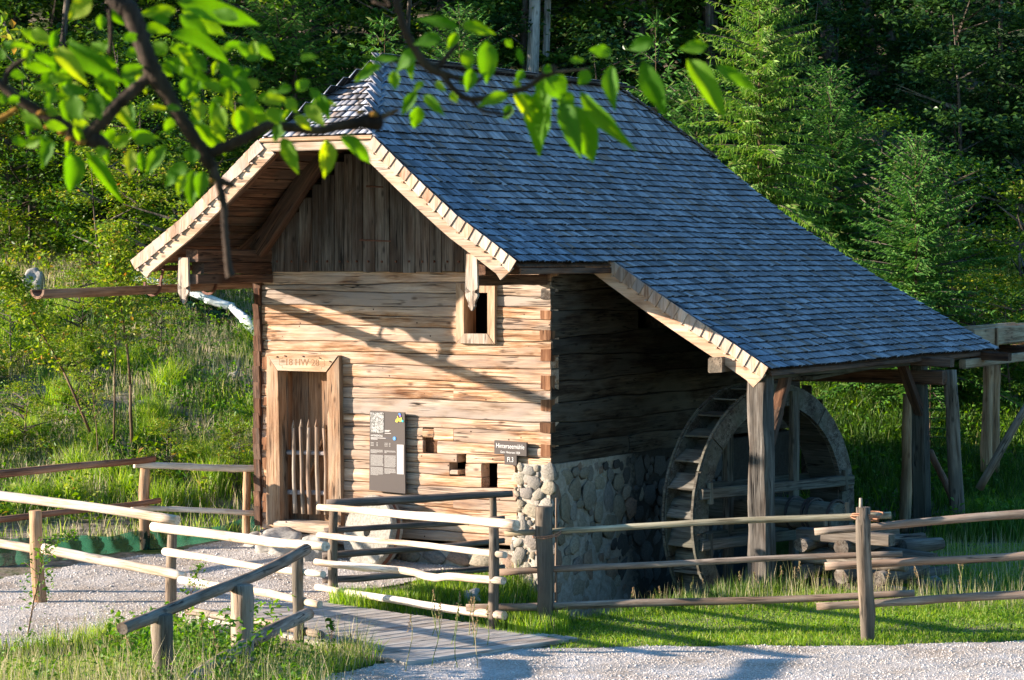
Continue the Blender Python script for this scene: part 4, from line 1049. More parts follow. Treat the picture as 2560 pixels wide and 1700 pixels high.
def sign(name, u0, u1, z0, z1, lab, skew=0):
    r_ = empty(name, MILLM @ Matrix.Translation(((u0 + u1) / 2, -.06, (z0 + z1) / 2)), label=lab, cat='sign')
    w_, h_ = (u1 - u0) / 2, (z1 - z0) / 2
    prism('sign_plate', [(-w_, -h_ + skew), (w_, -h_ - skew), (w_, h_ - skew), (-w_, h_ + skew)], -.018, .018, M_BOARD, r_)
    return r_, w_, h_
r_, w_, h_ = sign('name_sign', -.757, -.300, 1.555, 1.722, 'small brown board lettered Hinterseemühle near the right wall corner', .006)
RX = Matrix.Rotation(PI / 2, 4, 'X')
text_mesh('lettering', 'Hinterseemühle', .083, M_WHITE, r_, Matrix.Translation((0, -.0205, .022)) @ Matrix.Rotation(.02, 4, 'Y') @ RX @ Matrix.Diagonal((.76, 1, 1, 1)), .0015)
text_mesh('lettering', 'Gem. Hintersee 1828', .040, M_WHITE, r_, Matrix.Translation((0, -.0205, -.052)) @ Matrix.Rotation(.02, 4, 'Y') @ RX @ Matrix.Diagonal((.8, 1, 1, 1)), .001)
r_, w_, h_ = sign('number_sign', -.612, -.440, 1.432, 1.560, 'little square brown plate lettered Fl.3 below the name board', .003)
text_mesh('lettering', 'Fl.3', .085, M_WHITE, r_, Matrix.Translation((0, -.0205, 0)) @ RX @ Matrix.Diagonal((.8, 1, 1, 1)), .0015)
# millstone leaning on the wall
m, t = newmat('millstone_granite'); v = coords(t, (1, 1, 1)); f = noise(t, v, 26, 6, .75); f2 = noise(t, v, 3, 3)
finish(t, mix(t, 1., ramp(t, f, [(.35, (.22, .215, .19)), (.6, (.40, .39, .35))]), ramp(t, f2, [(.3, (.8, .8, .78)), (.7, (1.15, 1.12, 1.05))]), 'MULTIPLY'), .95, f, 1, .025, .1); M_MILL = m
mc = on_v(934, 1340, -.28); MC = Vector((mc[0], -.31, .52))
nrm = Vector((-.28, -.93, .22)).normalized()
MS = frameM(MC, MC + nrm); ms = empty('millstone', MILLM @ MS, label='old round grey millstone with a centre hole leaning against the log wall', cat='millstone')
def ring_solid(name, r0, r1, z0, z1, mat, parent, n_=40, jit=0.0):
    v_, f_ = [], []
    for i in range(n_):
        a = 2 * PI * i / n_; c, s_ = math.cos(a), math.sin(a); q = r1 * (1 + random.uniform(-jit, jit)); ch = .015
        v_ += [(r0 * c, r0 * s_, z0), (q * c, q * s_, z0), (q * c, q * s_, z1 - ch), ((q - ch) * c, (q - ch) * s_, z1 + random.uniform(-jit, jit) * .4), (r0 * c, r0 * s_, z1)]
    for i in range(n_):
        a, b = i * 5, ((i + 1) % n_) * 5
        for k_ in range(5): f_.append((a + k_, b + k_, b + (k_ + 1) % 5, a + (k_ + 1) % 5))
    me = mesh(name, v_, f_, mat); bm = bmesh.new(); bm.from_mesh(me); bmesh.ops.recalc_face_normals(bm, faces=bm.faces); bm.to_mesh(me); bm.free()
    return link(name, me, parent)
ring_solid('stone_disc', .065, .465, -.10, .09, M_MILL, ms, jit=.012)
ring_solid('iron_tyre', .466, .477, -.045, .0, M_IRON, ms)
M_BOU = plain('white_limestone', (.36, .34, .30), .9, .2, 7)
BM = [stone_mesh('boulder', 20 + i, M_BOU, 3, .5) for i in range(3)]
def boulder(px, py, Y, rx, ry, rz_, lab, k_=0, mat=None, dz=0):
    p = A(px, py, Y); p.z = gz1(p.x, p.y) + rz_ * .45 + dz
    o = link('boulder', BM[k_ % 3], None, Matrix.Translation(p) @ Matrix.Rotation(k_ * 1.3, 4, 'Z') @ Matrix.Diagonal((rx, ry, rz_, 1))); return tag(o, lab, 'boulder')
boulder(703, 1395, 32.7, .30, .22, .20, 'whitish boulder serving as a step below the mill door, left one', 0)
boulder(795, 1400, 32.3, .27, .2, .20, 'whitish boulder right of the other step boulder under the door', 1)
boulder(640, 1372, 33.2, .14, .12, .12, 'small pale stone at the left bottom corner of the mill', 2)
p = GT(82, 745); boulder(84, 760, p.y, .20, .14, .33, 'tall pale boulder standing on the slope at the left edge', 0)
for (px, py, r_) in ((585, 950, .1), (355, 1018, .09), (1180, 1500, .1)):
    p = GT(px, py); boulder(px, py, p.y, r_, r_, r_ * .8, {585: 'pale stone lying on the slope left of the mill wall', 355: 'small grey stone on the bare soil patch of the slope', 1180: 'small stone beside the ditch behind the fence rails'}[px], 1)

# ================================================================== FENCES
def fence(lab, loc): return empty('pole_fence', loc=loc, label=lab, cat='fence')
def P(fn, x, ytop, Y, r, mat=M_POST, zb=None, dx=0, top=1.0, n=10):
    t_ = A(x, ytop, Y); b_ = Vector((t_.x + dx, t_.y, (gz1(t_.x, t_.y) if zb is None else zb) - .25))
    return pole('post', b_, t_, r, r * .93, mat, fn, n=n, k=9, bend=.01, jit=.08, knots=4)
def Rl(fn, x0, y0, Y0, x1, y1, Y1, r0, r1, mat=M_PALE, **k_):
    k_.setdefault('knots', 7)
    return pole('rail', A(x0, y0, Y0), A(x1, y1, Y1), r0, r1, mat, fn, k=18, bend=.0045, jit=.07, **k_)
# back left
fa = fence('fence of fresh orange posts beside the green netting left of the mill', A(363, 1377, 33.0))
P(fa, 363, 1166, 33.0, .067, M_ORANGE); P(fa, 617, 1171, 33.5, .055, M_ORANGE)
Rl(fa, 335, 1161, 32.9, 650, 1172, 33.45, .048, .045, M_PALE); Rl(fa, 328, 1269, 32.9, 650, 1284, 33.45, .038, .036, M_PALE)
Rl(fa, -60, 1190, 31.3, 386, 1148, 33.0, .052, .045, M_RED); Rl(fa, -60, 1305, 31.3, 400, 1252, 33.0, .038, .036, M_RED)
# left hand fence of the yard and bridge
fb_ = fence('long pale pole railing running from the left edge to the plank bridge', A(92, 1507, 29.3))
P(fb_, 88, 1276, 29.3, .075, M_ORANGE, dx=.08); P(fb_, 430, 1312, 28.5, .060, M_POST); P(fb_, 745, 1384, 25.6, .058, M_POST)
P(fb_, -150, 1230, 30.1, .07, M_ORANGE)
Rl(fb_, -190, 1216, 30.3, 443, 1299, 28.35, .062, .055); Rl(fb_, -190, 1322, 30.3, 96, 1374, 29.3, .05, .048); Rl(fb_, 108, 1373, 29.15, 462, 1441, 28.35, .055, .05)
Rl(fb_, 384, 1315, 28.55, 815, 1367, 25.2, .050, .050); Rl(fb_, 412, 1377, 28.5, 807, 1437, 25.3, .042, .036)
Rl(fb_, 452, 1451, 28.3, 800, 1510, 25.3, .046, .036); Rl(fb_, 470, 1528, 28.2, 802, 1586, 25.3, .045, .040, M_RAILG, knots=6)
# bridge wing rail rising from the lower left
fc = fence('grey rail on stout posts climbing from the lower left to the bridge', A(605, 1700, 22.5))
P(fc, 605, 1462, 22.6, .100, M_RAILG, zb=.0, dx=.03); P(fc, 404, 1536, 20.7, .095, M_POST, zb=.2)
Rl(fc, 305, 1570, 19.9, 766, 1376, 25.15, .047, .062, M_RAILG, knots=5); Rl(fc, 400, 1748, 19.6, 768, 1532, 25.1, .055, .062, M_RAILG, knots=6)
# near side railing of the bridge, bright rails
fd = fence('four bright peeled rails on two posts beside the bridge and ditch', A(833, 1490, 29.9))
P(fd, 833, 1272, 29.9, .057, M_POST); P(fd, 1235, 1318, 26.95, .062, M_POST, zb=-.1)
Rl(fd, 798, 1268, 29.8, 1292, 1312, 26.8, .036, .054); Rl(fd, 796, 1338, 29.8, 1261, 1387, 26.8, .036, .036)
Rl(fd, 791, 1405, 29.8, 1260, 1452, 26.8, .042, .040, kink=-.045); Rl(fd, 791, 1467, 29.8, 1260, 1540, 26.8, .041, .045)
fe = fence('dark weathered rails behind the bright rails, in front of the millstone', A(1235, 1450, 30.4))
P(fe, 1232, 1243, 30.5, .050, M_POST)
Rl(fe, 817, 1260, 30.0, 1281, 1234, 30.4, .052, .042, M_RAILD); Rl(fe, 810, 1326, 30.0, 1262, 1297, 30.4, .036, .034, M_RAILD)
Rl(fe, 806, 1389, 30.0, 1261, 1352, 30.4, .040, .036, M_RAILD); Rl(fe, 806, 1450, 30.0, 1262, 1419, 30.4, .043, .038, M_RAILD)
# right hand fence
ff = fence('three-rail weathered pole fence along the grass in front of the wheel', A(1361, 1583, 27.0))
P(ff, 1361, 1266, 27.0, .092, M_POST, n=12, dx=.02); P(ff, 2158, 1268, 26.35, .077, M_POST, n=12, dx=.06)
a = A(2152, 1268, 26.35); pole('peg', a - UPV * .05, a + UPV * .095, .020, .018, M_RAILG, ff, n=8, k=2, bend=0, knots=0)
a = A(1391, 1245, 27.15); pole('stake', A(1391, 1560, 27.15), a, .016, .014, M_RAILG, ff, n=7, k=6, bend=.005)
M_EGREEN = wood('greenish_bark_pole', (.17, .15, .09), (.33, .30, .20), (.46, .43, .31), 'Z', crack=.6, var=.06)
Rl(ff, 1262, 1335, 27.2, 2228, 1287, 26.55, .034, .036, M_EGREEN, knots=6); Rl(ff, 1245, 1432, 27.2, 2256, 1384, 26.5, .036, .034, M_RAILG, knots=5); Rl(ff, 1166, 1519, 27.2, 2287, 1484, 26.5, .044, .034, M_RAILG, knots=5)
Rl(ff, 2036, 1330, 26.55, 2720, 1272, 26.2, .040, .046, M_RAILG, knots=5); Rl(ff, 2062, 1415, 26.55, 2720, 1378, 26.2, .044, .042, M_RAILG, knots=4); Rl(ff, 2041, 1516, 26.55, 2720, 1476, 26.2, .040, .042, M_RAILG, knots=4)
M_TIE = plain('willow_tie', (.36, .18, .10), .7, .3, 60)
def tie(c, r, n_=16, tw=.02, turns=2, sx=1.0):
    pts = []
    for i in range(n_ * turns + 1):
        a = 2 * PI * i / n_; pts.append(c + Vector((math.cos(a) * r * sx * (1 + .06 * math.sin(i)), math.sin(a) * r * (1 + .05 * math.cos(i * 1.7)), tw * math.sin(a + .7) + i * .0012)))
    vv, fs_ = [], []
    for i, p in enumerate(pts):
        d_ = (pts[min(i + 1, len(pts) - 1)] - pts[max(i - 1, 0)]).normalized(); x_ = d_.cross(UPV).normalized(); y_ = x_.cross(d_)
        for j in range(5): vv.append(p + (x_ * math.cos(j * 2 * PI / 5) + y_ * math.sin(j * 2 * PI / 5)) * .008)
    for i in range(len(pts) - 1):
        for j in range(5): fs_.append((i * 5 + j, i * 5 + (j + 1) % 5, i * 5 + 5 + (j + 1) % 5, i * 5 + 5 + j))
    return link('willow_tie', mesh('willow_tie', vv, fs_, M_TIE, True), ff, PM[ff.name].inverted())
tie(A(1368, 1340, 27.03), .115, sx=1.25, tw=.03); tie(A(2163, 1297, 26.4), .11, sx=1.3, tw=-.03); tie(A(2170, 1290, 26.42), .12, sx=1.35, tw=.035, turns=1)

# ================================================================== PLANK BRIDGE
brg = empty('plank_bridge', loc=Vector((-1.9, 26.6, 0)), label='low grey plank footbridge leading over the grassy ditch', cat='footbridge')
w_dir = Vector((.675, -.738, 0)).normalized(); p_dir = Vector((.738, .675, 0))
st = Vector((-2.95, 28.35, .028)); nP = 22
for k_ in range(nP):
    c = st + w_dir * (k_ * .185) - Vector(PM[brg.name].translation)
    a0, b0 = -.62 - .02 * k_ + random.uniform(-.03, .02), 1.02 + .012 * k_ + random.uniform(-.03, .03)
    o = beam('plank', c + p_dir * a0, c + p_dir * b0, .170, .045, M_DECK, brg, k=3, cham=.006, jit=.003)
for e in (-.45, .95):
    beam('stringer', st + w_dir * .2 + p_dir * e - Vector((-1.9, 26.6, .12)), st + w_dir * 3.9 + p_dir * e - Vector((-1.9, 26.6, .12)), .18, .17, M_POST, brg, k=3)

# ================================================================== NETTING, TARP STRIP
m, t = newmat('green_shade_net'); v = coords(t, (1, 1, 1), rnd=False); f = noise(t, v, 5, 4, .6)
d_ = N(t, 'BsdfDiffuse'); t.links.new(ramp(t, f, [(.35, (.008, .03, .02)), (.65, (.016, .07, .045))]), d_.inputs[0])
tr = N(t, 'BsdfTranslucent'); tr.inputs[0].default_value = (.05, .25, .15, 1)
mx = N(t, 'MixShader'); mx.inputs[0].default_value = .3; t.links.new(d_.outputs[0], mx.inputs[1]); t.links.new(tr.outputs[0], mx.inputs[2])
tp = N(t, 'BsdfTransparent'); mx2 = N(t, 'MixShader'); mx2.inputs[0].default_value = .18; t.links.new(mx.outputs[0], mx2.inputs[1]); t.links.new(tp.outputs[0], mx2.inputs[2])
o_ = N(t, 'OutputMaterial'); t.links.new(mx2.outputs[0], o_.inputs[0]); M_NET = m
def interp(px, pts): return float(np.interp(px, [p[0] for p in pts], [p[1] for p in pts]))
topl = [(-60, 1350), (0, 1350), (110, 1345), (282, 1338), (340, 1330), (420, 1322), (520, 1318), (617, 1297), (650, 1285)]
botl = [(-60, 1420), (0, 1418), (163, 1400), (280, 1384), (434, 1370), (540, 1352), (617, 1345), (650, 1340)]
VV, QQ = [], []; nn_ = 70; rows_ = 7
for i in range(nn_ + 1):
    px = -60 + 710 * i / nn_; yb_, yt_ = interp(px, botl), interp(px, topl); Y = GT(px, yb_).y
    for j in range(rows_ + 1):
        k_ = j / rows_; py = yb_ + (yt_ - yb_) * k_ + 3 * math.sin(px * .045 + 2) * k_
        VV.append(A(px, py, Y + .10 * k_ + .05 * math.sin(px * .11 + k_ * 3) * (.4 + k_) + .02 * math.sin(px * .3 + k_ * 9)))
for i in range(nn_):
    for j in range(rows_): q = i * (rows_ + 1) + j; QQ.append((q, q + rows_ + 1, q + rows_ + 2, q + 1))
tag(link('shade_net', npmesh('shade_net', VV, quads=np.array(QQ), mat=M_NET, sm=True)), 'dark green netting strip standing along the left yard edge', 'netting')
M_TARP = plain('white_drain_pipe', (.62, .68, .66), .5, .4, 9)
tpz = [(338, 752), (400, 757), (462, 772), (520, 795), (580, 812), (612, 840), (640, 872), (700, 900)]
pts = [GT(px, py) for px, py in tpz]
tw = empty('white_strip', loc=pts[0], label='white fleece roll edged with green net lying across the slope', cat='garden fleece')
for i in range(len(pts) - 1):
    a, b = pts[i] + UPV * (.40 - .02 * i), pts[i + 1] + UPV * (.38 - .02 * i); e = (b - a).normalized() * .03
    if i < len(pts): pole('fleece_roll', a - e, b + e, .07 + .015 * (i % 2), .08, M_TARP, tw, n=10, k=5, jit=.12, knots=0)
VV, QQ = [], []
for i in range(41):
    q = i / 40 * (len(pts) - 1); k_ = min(int(q), len(pts) - 2); c = pts[k_].lerp(pts[k_ + 1], q - k_)
    for j, off in enumerate((-.35, -.12, .1, .3)):
        VV.append(c + Vector((.1 * off, off * .9, .0)) - pts[0] + UPV * (.17 + off * .26 + .06 * math.sin(i * .9 + j * 2)) )
for i in range(40):
    for j in range(3): q = i * 4 + j; QQ.append((q, q + 4, q + 5, q + 1))
link('green_net', npmesh('green_net', VV, quads=np.array(QQ), mat=M_NET, sm=True), tw)

# ================================================================== GRASS AND HERBS
G_STOPS = [(0, (.10, .21, .02)), (.3, (.16, .31, .03)), (.6, (.23, .39, .045)), (.85, (.32, .44, .07)), (1, (.47, .46, .20))]
M_GRASS = leafmat('fresh_grass', G_STOPS, .5, .45)
M_GRASSD = leafmat('dry_grass', [(0, (.12, .20, .03)), (.4, (.22, .29, .07)), (.65, (.40, .37, .18)), (1, (.60, .52, .36))], .35, .6)
M_GRASSL = leafmat('lush_grass', [(0, (.035, .09, .012)), (.5, (.06, .14, .018)), (.85, (.09, .18, .028)), (1, (.18, .22, .07))], .35, .45)
M_GRASSP = leafmat('pale_seeding_grass', [(0, (.13, .20, .04)), (.35, (.25, .30, .10)), (.6, (.46, .42, .25)), (1, (.62, .55, .40))], .35, .6)
def blades(name, x, y, h, w_, mat, lean=.45, seg3=True, z=None):
    n = len(x); z = gz(x, y) if z is None else z
    a = np.random.uniform(0, 2 * PI, n); l = np.random.uniform(.1, 1, n) * lean; b = np.random.uniform(0, 2 * PI, n)
    dx, dy = np.cos(a) * l, np.sin(a) * l; sx, sy = np.cos(b) * w_ * .5, np.sin(b) * w_ * .5
    V = np.empty((n, 5, 3)); z0 = z - .02
    for i, (k, s) in enumerate(((0, 1), (0, -1), (.55, .8), (.55, -.8), (1, 0))):
        V[:, i, 0] = x + dx * h * k ** 1.8 + sx * s; V[:, i, 1] = y + dy * h * k ** 1.8 + sy * s
        V[:, i, 2] = z0 + h * k * (1 - .25 * l * k)
    o = np.arange(n)[:, None] * 5
    return link(name, npmesh(name, V, quads=(o + np.array([[0, 1, 3, 2]])), tris=(o + np.array([[2, 3, 4]])), mat=mat))
def veg_ok(x, y, pad=0.0):
    jx = x + .06 * vnoise(x, y, 6, 4); jy = y + .08 * vnoise(x, y, 5, 7)
    bad = in_poly(jx, jy, YARD) | in_poly(jx, jy, PATH)
    q = (x - CORN.x), (y - CORN.y); u = q[0] * CO - q[1] * SI; v = q[0] * SI + q[1] * CO
    bad |= (u > -4.5) & (u < .04) & (v > -.06) & (v < 7.5)
    c = np.stack([x + 2.95, y - 28.35]); al = c[0] * .675 - c[1] * .738; ac = c[0] * .738 + c[1] * .675
    bad |= (al > -.1) & (al < 4.1) & (ac > -.66 - .1 * al * .3) & (ac < 1.02)
    return ~bad
def grass(name, n, x0, x1, y0, y1, hfun, w_, mat, cond=None, lean=.45, dens=None):
    x, y = scatter_xy(n, x0, x1, y0, y1); k = veg_ok(x, y) & (np.abs(x) < y * .2016 + 1.0)
    if cond is not None: k &= cond(x, y)
    if dens is not None: k &= np.random.rand(n) < dens(x, y)
    if 'slope' in name:                       # bare soil by the netting and in a band across the bank
        wv_ = .5 * vnoise(x, y, 1.3, 51)
        bare = np.clip(1.1 - np.abs(y - 34.9) / 1.0 + wv_, 0, .88) + np.clip(1. - np.abs(y - 40.6 + .25 * (x + 7)) / .9 + 1.2 * wv_, 0, .85) * (x < -4.2)
        k &= np.random.rand(n) > bare
    x, y = x[k], y[k]; h = hfun(x, y) * np.random.uniform(.45, 1.25, len(x))
    return tag(blades(name, x, y, h, w_ * np.random.uniform(.6, 1.4, len(x)), mat, lean), kind='stuff')
nz1 = lambda x, y, s, q: .5 + .5 * vnoise(x, y, s, q)
grass('lawn_grass', 150000, -1.2, 7.4, 25.3, 33.5, lambda x, y: .05 + .06 * nz1(x, y, 1.7, 1), .008, M_GRASS, lambda x, y: (ditch_d(x, y) > .75) & (x > -1.2), .9)
grass('bank_grass', 60000, -3.4, 6.5, 24.5, 33.5, lambda x, y: .12 + .16 * nz1(x, y, 1.9, 2), .009, M_GRASSL, lambda x, y: (ditch_d(x, y) < 1.35) & (x > -3.4) & ~((ditch_d(x, y) < .6) & (y > 30.5)))
grass('bank_grass', 26000, -2.6, .6, 26.5, 30.5, lambda x, y: .15 + .16 * nz1(x, y, 2.3, 4), .009, M_GRASS, lambda x, y: (ditch_d(x, y) > .35) & (ditch_d(x, y) < 1.8))
grass('tall_grass', 5000, .0, 7.0, 28.5, 33.0, lambda x, y: .26 + .12 * nz1(x, y, 2, 8), .006, M_GRASSD, lambda x, y: ditch_d(x, y) > .7, .3)
grass('foreground_grass', 70000, -6.2, -1.3, 18.5, 27.2, lambda x, y: .10 + .22 * nz1(x, y, 1.3, 3), .009, M_GRASSD, None, .7, lambda x, y: np.clip(.35 + .6 * vnoise(x, y, 1.6, 41), .03, .8))
grass('foreground_grass', 60000, -6.2, -1.3, 18.5, 27.2, lambda x, y: .08 + .20 * nz1(x, y, 1.6, 5), .010, M_GRASS, None, .7, lambda x, y: np.clip(.5 + .6 * vnoise(x, y, 1.9, 43), .05, 1))
def leftslope(x, y): return (x < -2.6) | (y > 41)
clump = lambda x, y: np.clip(.12 + .85 * vnoise(x, y, 1.15, 11) + .45 * vnoise(x, y, 3.1, 12), .02, 1)
grass('slope_grass', 150000, -14, -2.4, 34.0, 52, lambda x, y: .13 + .28 * clump(x, y), .014, M_GRASS, leftslope, .55, clump)
grass('slope_dry_grass', 130000, -14, -2.4, 34.0, 54, lambda x, y: .12 + .36 * nz1(x, y, .9, 14), .011, M_GRASSP, leftslope, .5, lambda x, y: np.clip(.5 + .8 * vnoise(x, y, .8, 19), .05, 1))
grass('slope_lush_grass', 80000, -14, -2.4, 35.0, 50, lambda x, y: .22 + .35 * nz1(x, y, 1.4, 15), .016, M_GRASSL, leftslope, .6, lambda x, y: np.clip(vnoise(x, y, .9, 23) - .15, 0, .8))
grass('meadow_grass', 170000, 2.6, 16, 33.6, 54, lambda x, y: .22 + .34 * nz1(x, y, 1.2, 16), .015, M_GRASSL, lambda x, y: (x > 4.4) | (y > 36), .6)
grass('meadow_grass', 70000, 2.6, 16, 33.6, 54, lambda x, y: .25 + .30 * nz1(x, y, 1.0, 17), .014, M_GRASS, lambda x, y: (x > 4.8) | (y > 36), .6, lambda x, y: np.clip(.3 + .7 * vnoise(x, y, 1.1, 29), .05, 1))
# separate bushy tufts standing out of the bank
tx, ty = scatter_xy(46, -10, -2.8, 34.6, 46)
tx, ty = np.repeat(tx, 420) + np.random.normal(0, .13, 46 * 420), np.repeat(ty, 420) + np.random.normal(0, .13, 46 * 420)
k = veg_ok(tx, ty) & leftslope(tx, ty)
tag(blades('slope_tufts', tx[k], ty[k], np.random.uniform(.25, .62, k.sum()), .011 * np.ones(k.sum()), M_GRASS, .75), kind='stuff')
# rosettes and broad leaves: leaf clouds
def leafcloud(name, C_, size, mat, parent=None, M=None, flat=.5, asp=.55, kind=None, nrm=None):
    """one small folded leaf (2 quads) at every centre"""
    n = len(C_); s = size * np.random.uniform(.6, 1.25, n)
    a = np.random.uniform(0, 2 * PI, n); el = np.random.normal(0, flat, n)
    d = np.stack([np.cos(a) * np.cos(el), np.sin(a) * np.cos(el), np.sin(el)], -1)
    r = np.random.normal(0, 1, (n, 3)); r[:, 2] = np.abs(r[:, 2]) * .3
    sd = np.cross(d, r + np.array([0, 0, 1.2])); sd /= np.linalg.norm(sd, axis=1)[:, None] + 1e-9
    up = np.cross(sd, d)
    d = d * s[:, None]; sd = sd * (s * asp * .5)[:, None]; up = up * (s * .12)[:, None]
    V = np.empty((n, 6, 3))
    V[:, 0] = C_ - d * .5; V[:, 1] = C_ + sd + up - d * .02; V[:, 2] = C_ + d * .5 - up * .8; V[:, 3] = C_ - sd + up - d * .02
    V = V[:, :4]; o = np.arange(n)[:, None] * 4
    T = np.concatenate([o + np.array([[0, 1, 2]]), o + np.array([[0, 2, 3]])], 0)
    ob = link(name, npmesh(name, V, tris=T, mat=mat), parent, M)
    if kind: ob['kind'] = kind
    return ob
M_HERB = leafmat('herb_leaf', [(0, (.05, .15, .012)), (.5, (.09, .22, .02)), (1, (.16, .29, .04))], .4, .45)
def herbs(name, n, x0, x1, y0, y1, hmax, size, mat, cond=None, per=14):
    x, y = scatter_xy(n, x0, x1, y0, y1); k = veg_ok(x, y)
    if cond is not None: k &= cond(x, y)
    x, y = x[k], y[k]; z = gz(x, y)
    X = np.repeat(x, per) + np.random.normal(0, .09, len(x) * per); Y = np.repeat(y, per) + np.random.normal(0, .09, len(x) * per)
    Z = np.repeat(z, per) + np.random.uniform(.03, 1, len(x) * per) * np.repeat(np.random.uniform(.3, 1, len(x)), per) * hmax
    return leafcloud(name, np.stack([X, Y, Z], -1), size, mat, kind='stuff')
herbs('lawn_clover', 1500, -.8, 7, 25.4, 31, .08, .035, M_HERB, lambda x, y: ditch_d(x, y) > .7, 10)
herbs('foreground_herbs', 1300, -5.8, -1.6, 19, 26.8, .38, .055, M_HERB, lambda x, y: vnoise(x, y, 1.1, 31) > .0)
herbs('foreground_herbs', 170, -3.6, -2.3, 21.3, 25.8, .7, .075, M_HERB, None, 26)
grass('foreground_tall_grass', 6500, -6.2, -1.4, 18.5, 26.8, lambda x, y: .30 + .25 * nz1(x, y, 1.1, 61), .006, M_GRASSD, None, .45)
herbs('slope_herbs', 3600, -13, -2.4, 34.8, 52, .45, .085, M_HERB, lambda x, y: leftslope(x, y) & (vnoise(x, y, .8, 33) > .0))
herbs('meadow_herbs', 3600, 4, 14, 34, 52, .55, .085, M_HERB, lambda x, y: vnoise(x, y, .9, 35) > -.2)
M_YEL = plain('yellow_blossom', (.65, .42, .02), .6); M_SEED = leafmat('seed_head', [(0, (.24, .17, .08)), (1, (.42, .33, .19))], .4, .7)
# flowering grass stalks one can pick out
def stalk(px, py, Y, h, lab=None, mat=M_SEED, head=.10, lean=0.0):
    b = A(px, py, Y); b.z = gz1(b.x, b.y); r = empty('grass_stalk', loc=b, label=None)
    t_ = b + Vector((lean, random.uniform(-.05, .05), h))
    pole('stem', b - UPV * .03, t_, .0045, .003, M_GRASSD, r, n=4, k=5, bend=.05, knots=0)
    n = 26; q = np.linspace(0, 1, n)[:, None]
    c = np.array([0, 0, 0]) + q * np.array(list(t_ - b)) * (head / h) + np.array(list(t_ - b)) * (1 - head / h) + np.random.normal(0, .012, (n, 3)) * (1.2 - q)
    leafcloud('seed_head', c, .028, mat, r, None, 1.0, .4, kind='stuff')
    return r
specs = []
for i in range(26):
    px = random.choice([random.uniform(1480, 2500), random.uniform(1000, 1300), random.uniform(1480, 2300)]); Y = random.uniform(27.6, 30) if px > 1300 else random.uniform(25.2, 27)
    specs.append((px, Y, random.uniform(.32, .55)))
for (px, Y, h) in specs:
    o = stalk(px, 1500, Y, h, lean=random.uniform(-.1, .1)); tag(o, 'thin flowering grass stalk rising above the lawn near the rails', 'grass stalk', 'flowering grass stalks')
for (px, h, Y) in ((1145, .75, 24.6), (1080, .62, 24.7), (1190, .5, 24.6), (1012, .55, 24.4), (270, .5, 22.8), (480, .55, 21.8), (690, .45, 22.6), (350, .5, 21.5), (880, .4, 24.2), (560, .5, 21.3), (160, .5, 23)):
    o = stalk(px, 1600, Y, h, lean=random.uniform(-.15, .15), head=.16); tag(o, 'tall dry grass stalk close to the lower edge in front of the bridge', 'grass stalk', 'tall dry stalks in front')

# ================================================================== TREES
M_BARK = wood('forest_bark', (.035, .028, .022), (.085, .07, .055), (.17, .15, .125), 'Z', crack=.6, var=.3, knots=False)
M_BARKP = wood('pale_birch_bark', (.16, .15, .13), (.34, .33, .30), (.55, .54, .50), 'Z', crack=.5, var=.2)
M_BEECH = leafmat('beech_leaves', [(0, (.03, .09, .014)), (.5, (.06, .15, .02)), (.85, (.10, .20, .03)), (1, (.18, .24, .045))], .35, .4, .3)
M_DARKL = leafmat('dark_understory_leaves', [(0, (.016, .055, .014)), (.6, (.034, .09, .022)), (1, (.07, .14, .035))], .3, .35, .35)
M_SHRUB = leafmat('light_shrub_leaves', [(0, (.11, .22, .02)), (.6, (.20, .31, .04)), (.92, (.32, .36, .07)), (1, (.38, .20, .06))], .4, .45)
herbs('slope_weeds', 900, -13, -2.4, 35.2, 50, .75, .11, M_SHRUB, lambda x, y: leftslope(x, y) & (vnoise(x, y, 1.3, 71) > .15) & ~((x > -6.5) & (y > 37.5) & (y < 46)), 40)
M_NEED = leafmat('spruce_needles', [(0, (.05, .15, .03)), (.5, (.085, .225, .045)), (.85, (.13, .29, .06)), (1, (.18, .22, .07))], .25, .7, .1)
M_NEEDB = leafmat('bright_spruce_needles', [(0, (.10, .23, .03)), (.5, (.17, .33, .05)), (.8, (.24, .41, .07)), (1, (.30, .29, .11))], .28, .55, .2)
def trunkmesh(h, r, mat, bend=.03, name='trunk', k=10, n=8):
    rg = []; a1 = random.random() * 6
    for i in range(k + 1):
        t_ = i / k; rr = r * (1 - .85 * t_) * (1 + .35 * math.exp(-t_ * 18)); ox, oy = bend * h * math.sin(t_ * 3 + a1), bend * h * math.sin(t_ * 2.3 + a1 * 2)
        rg.append([(ox + rr * math.cos(2 * PI * j / n) * random.uniform(.93, 1.07) - bend * h * math.sin(a1), oy + rr * math.sin(2 * PI * j / n) - bend * h * math.sin(a1 * 2), h * t_) for j in range(n)])
    return ring_mesh(name, rg, mat)
def crown_pts(n, h0, h1, rad, nclump, sh=1.0, seed=0):
    rs = np.random.RandomState(seed)
    cz = rs.uniform(0, 1, nclump); prof = np.sin(PI * np.clip(cz * .85 + .12, 0, 1)) ** .7
    a = rs.uniform(0, 2 * PI, nclump); rr = rad * prof * np.sqrt(rs.uniform(.1, 1, nclump))
    C = np.stack([np.cos(a) * rr, np.sin(a) * rr, h0 + (h1 - h0) * cz], -1)
    k = rs.randint(0, nclump, n); g = rs.normal(0, 1, (n, 3)) * np.array([1, 1, .32]) * (rad * .17 * rs.uniform(.5, 1.5, nclump))[k][:, None]
    return C[k] + g
def crown_mesh(name, P_, size, mat, flat=.35):
    o = leafcloud(name, P_, size, mat, flat=flat); me = o.data; bpy.data.objects.remove(o); return me
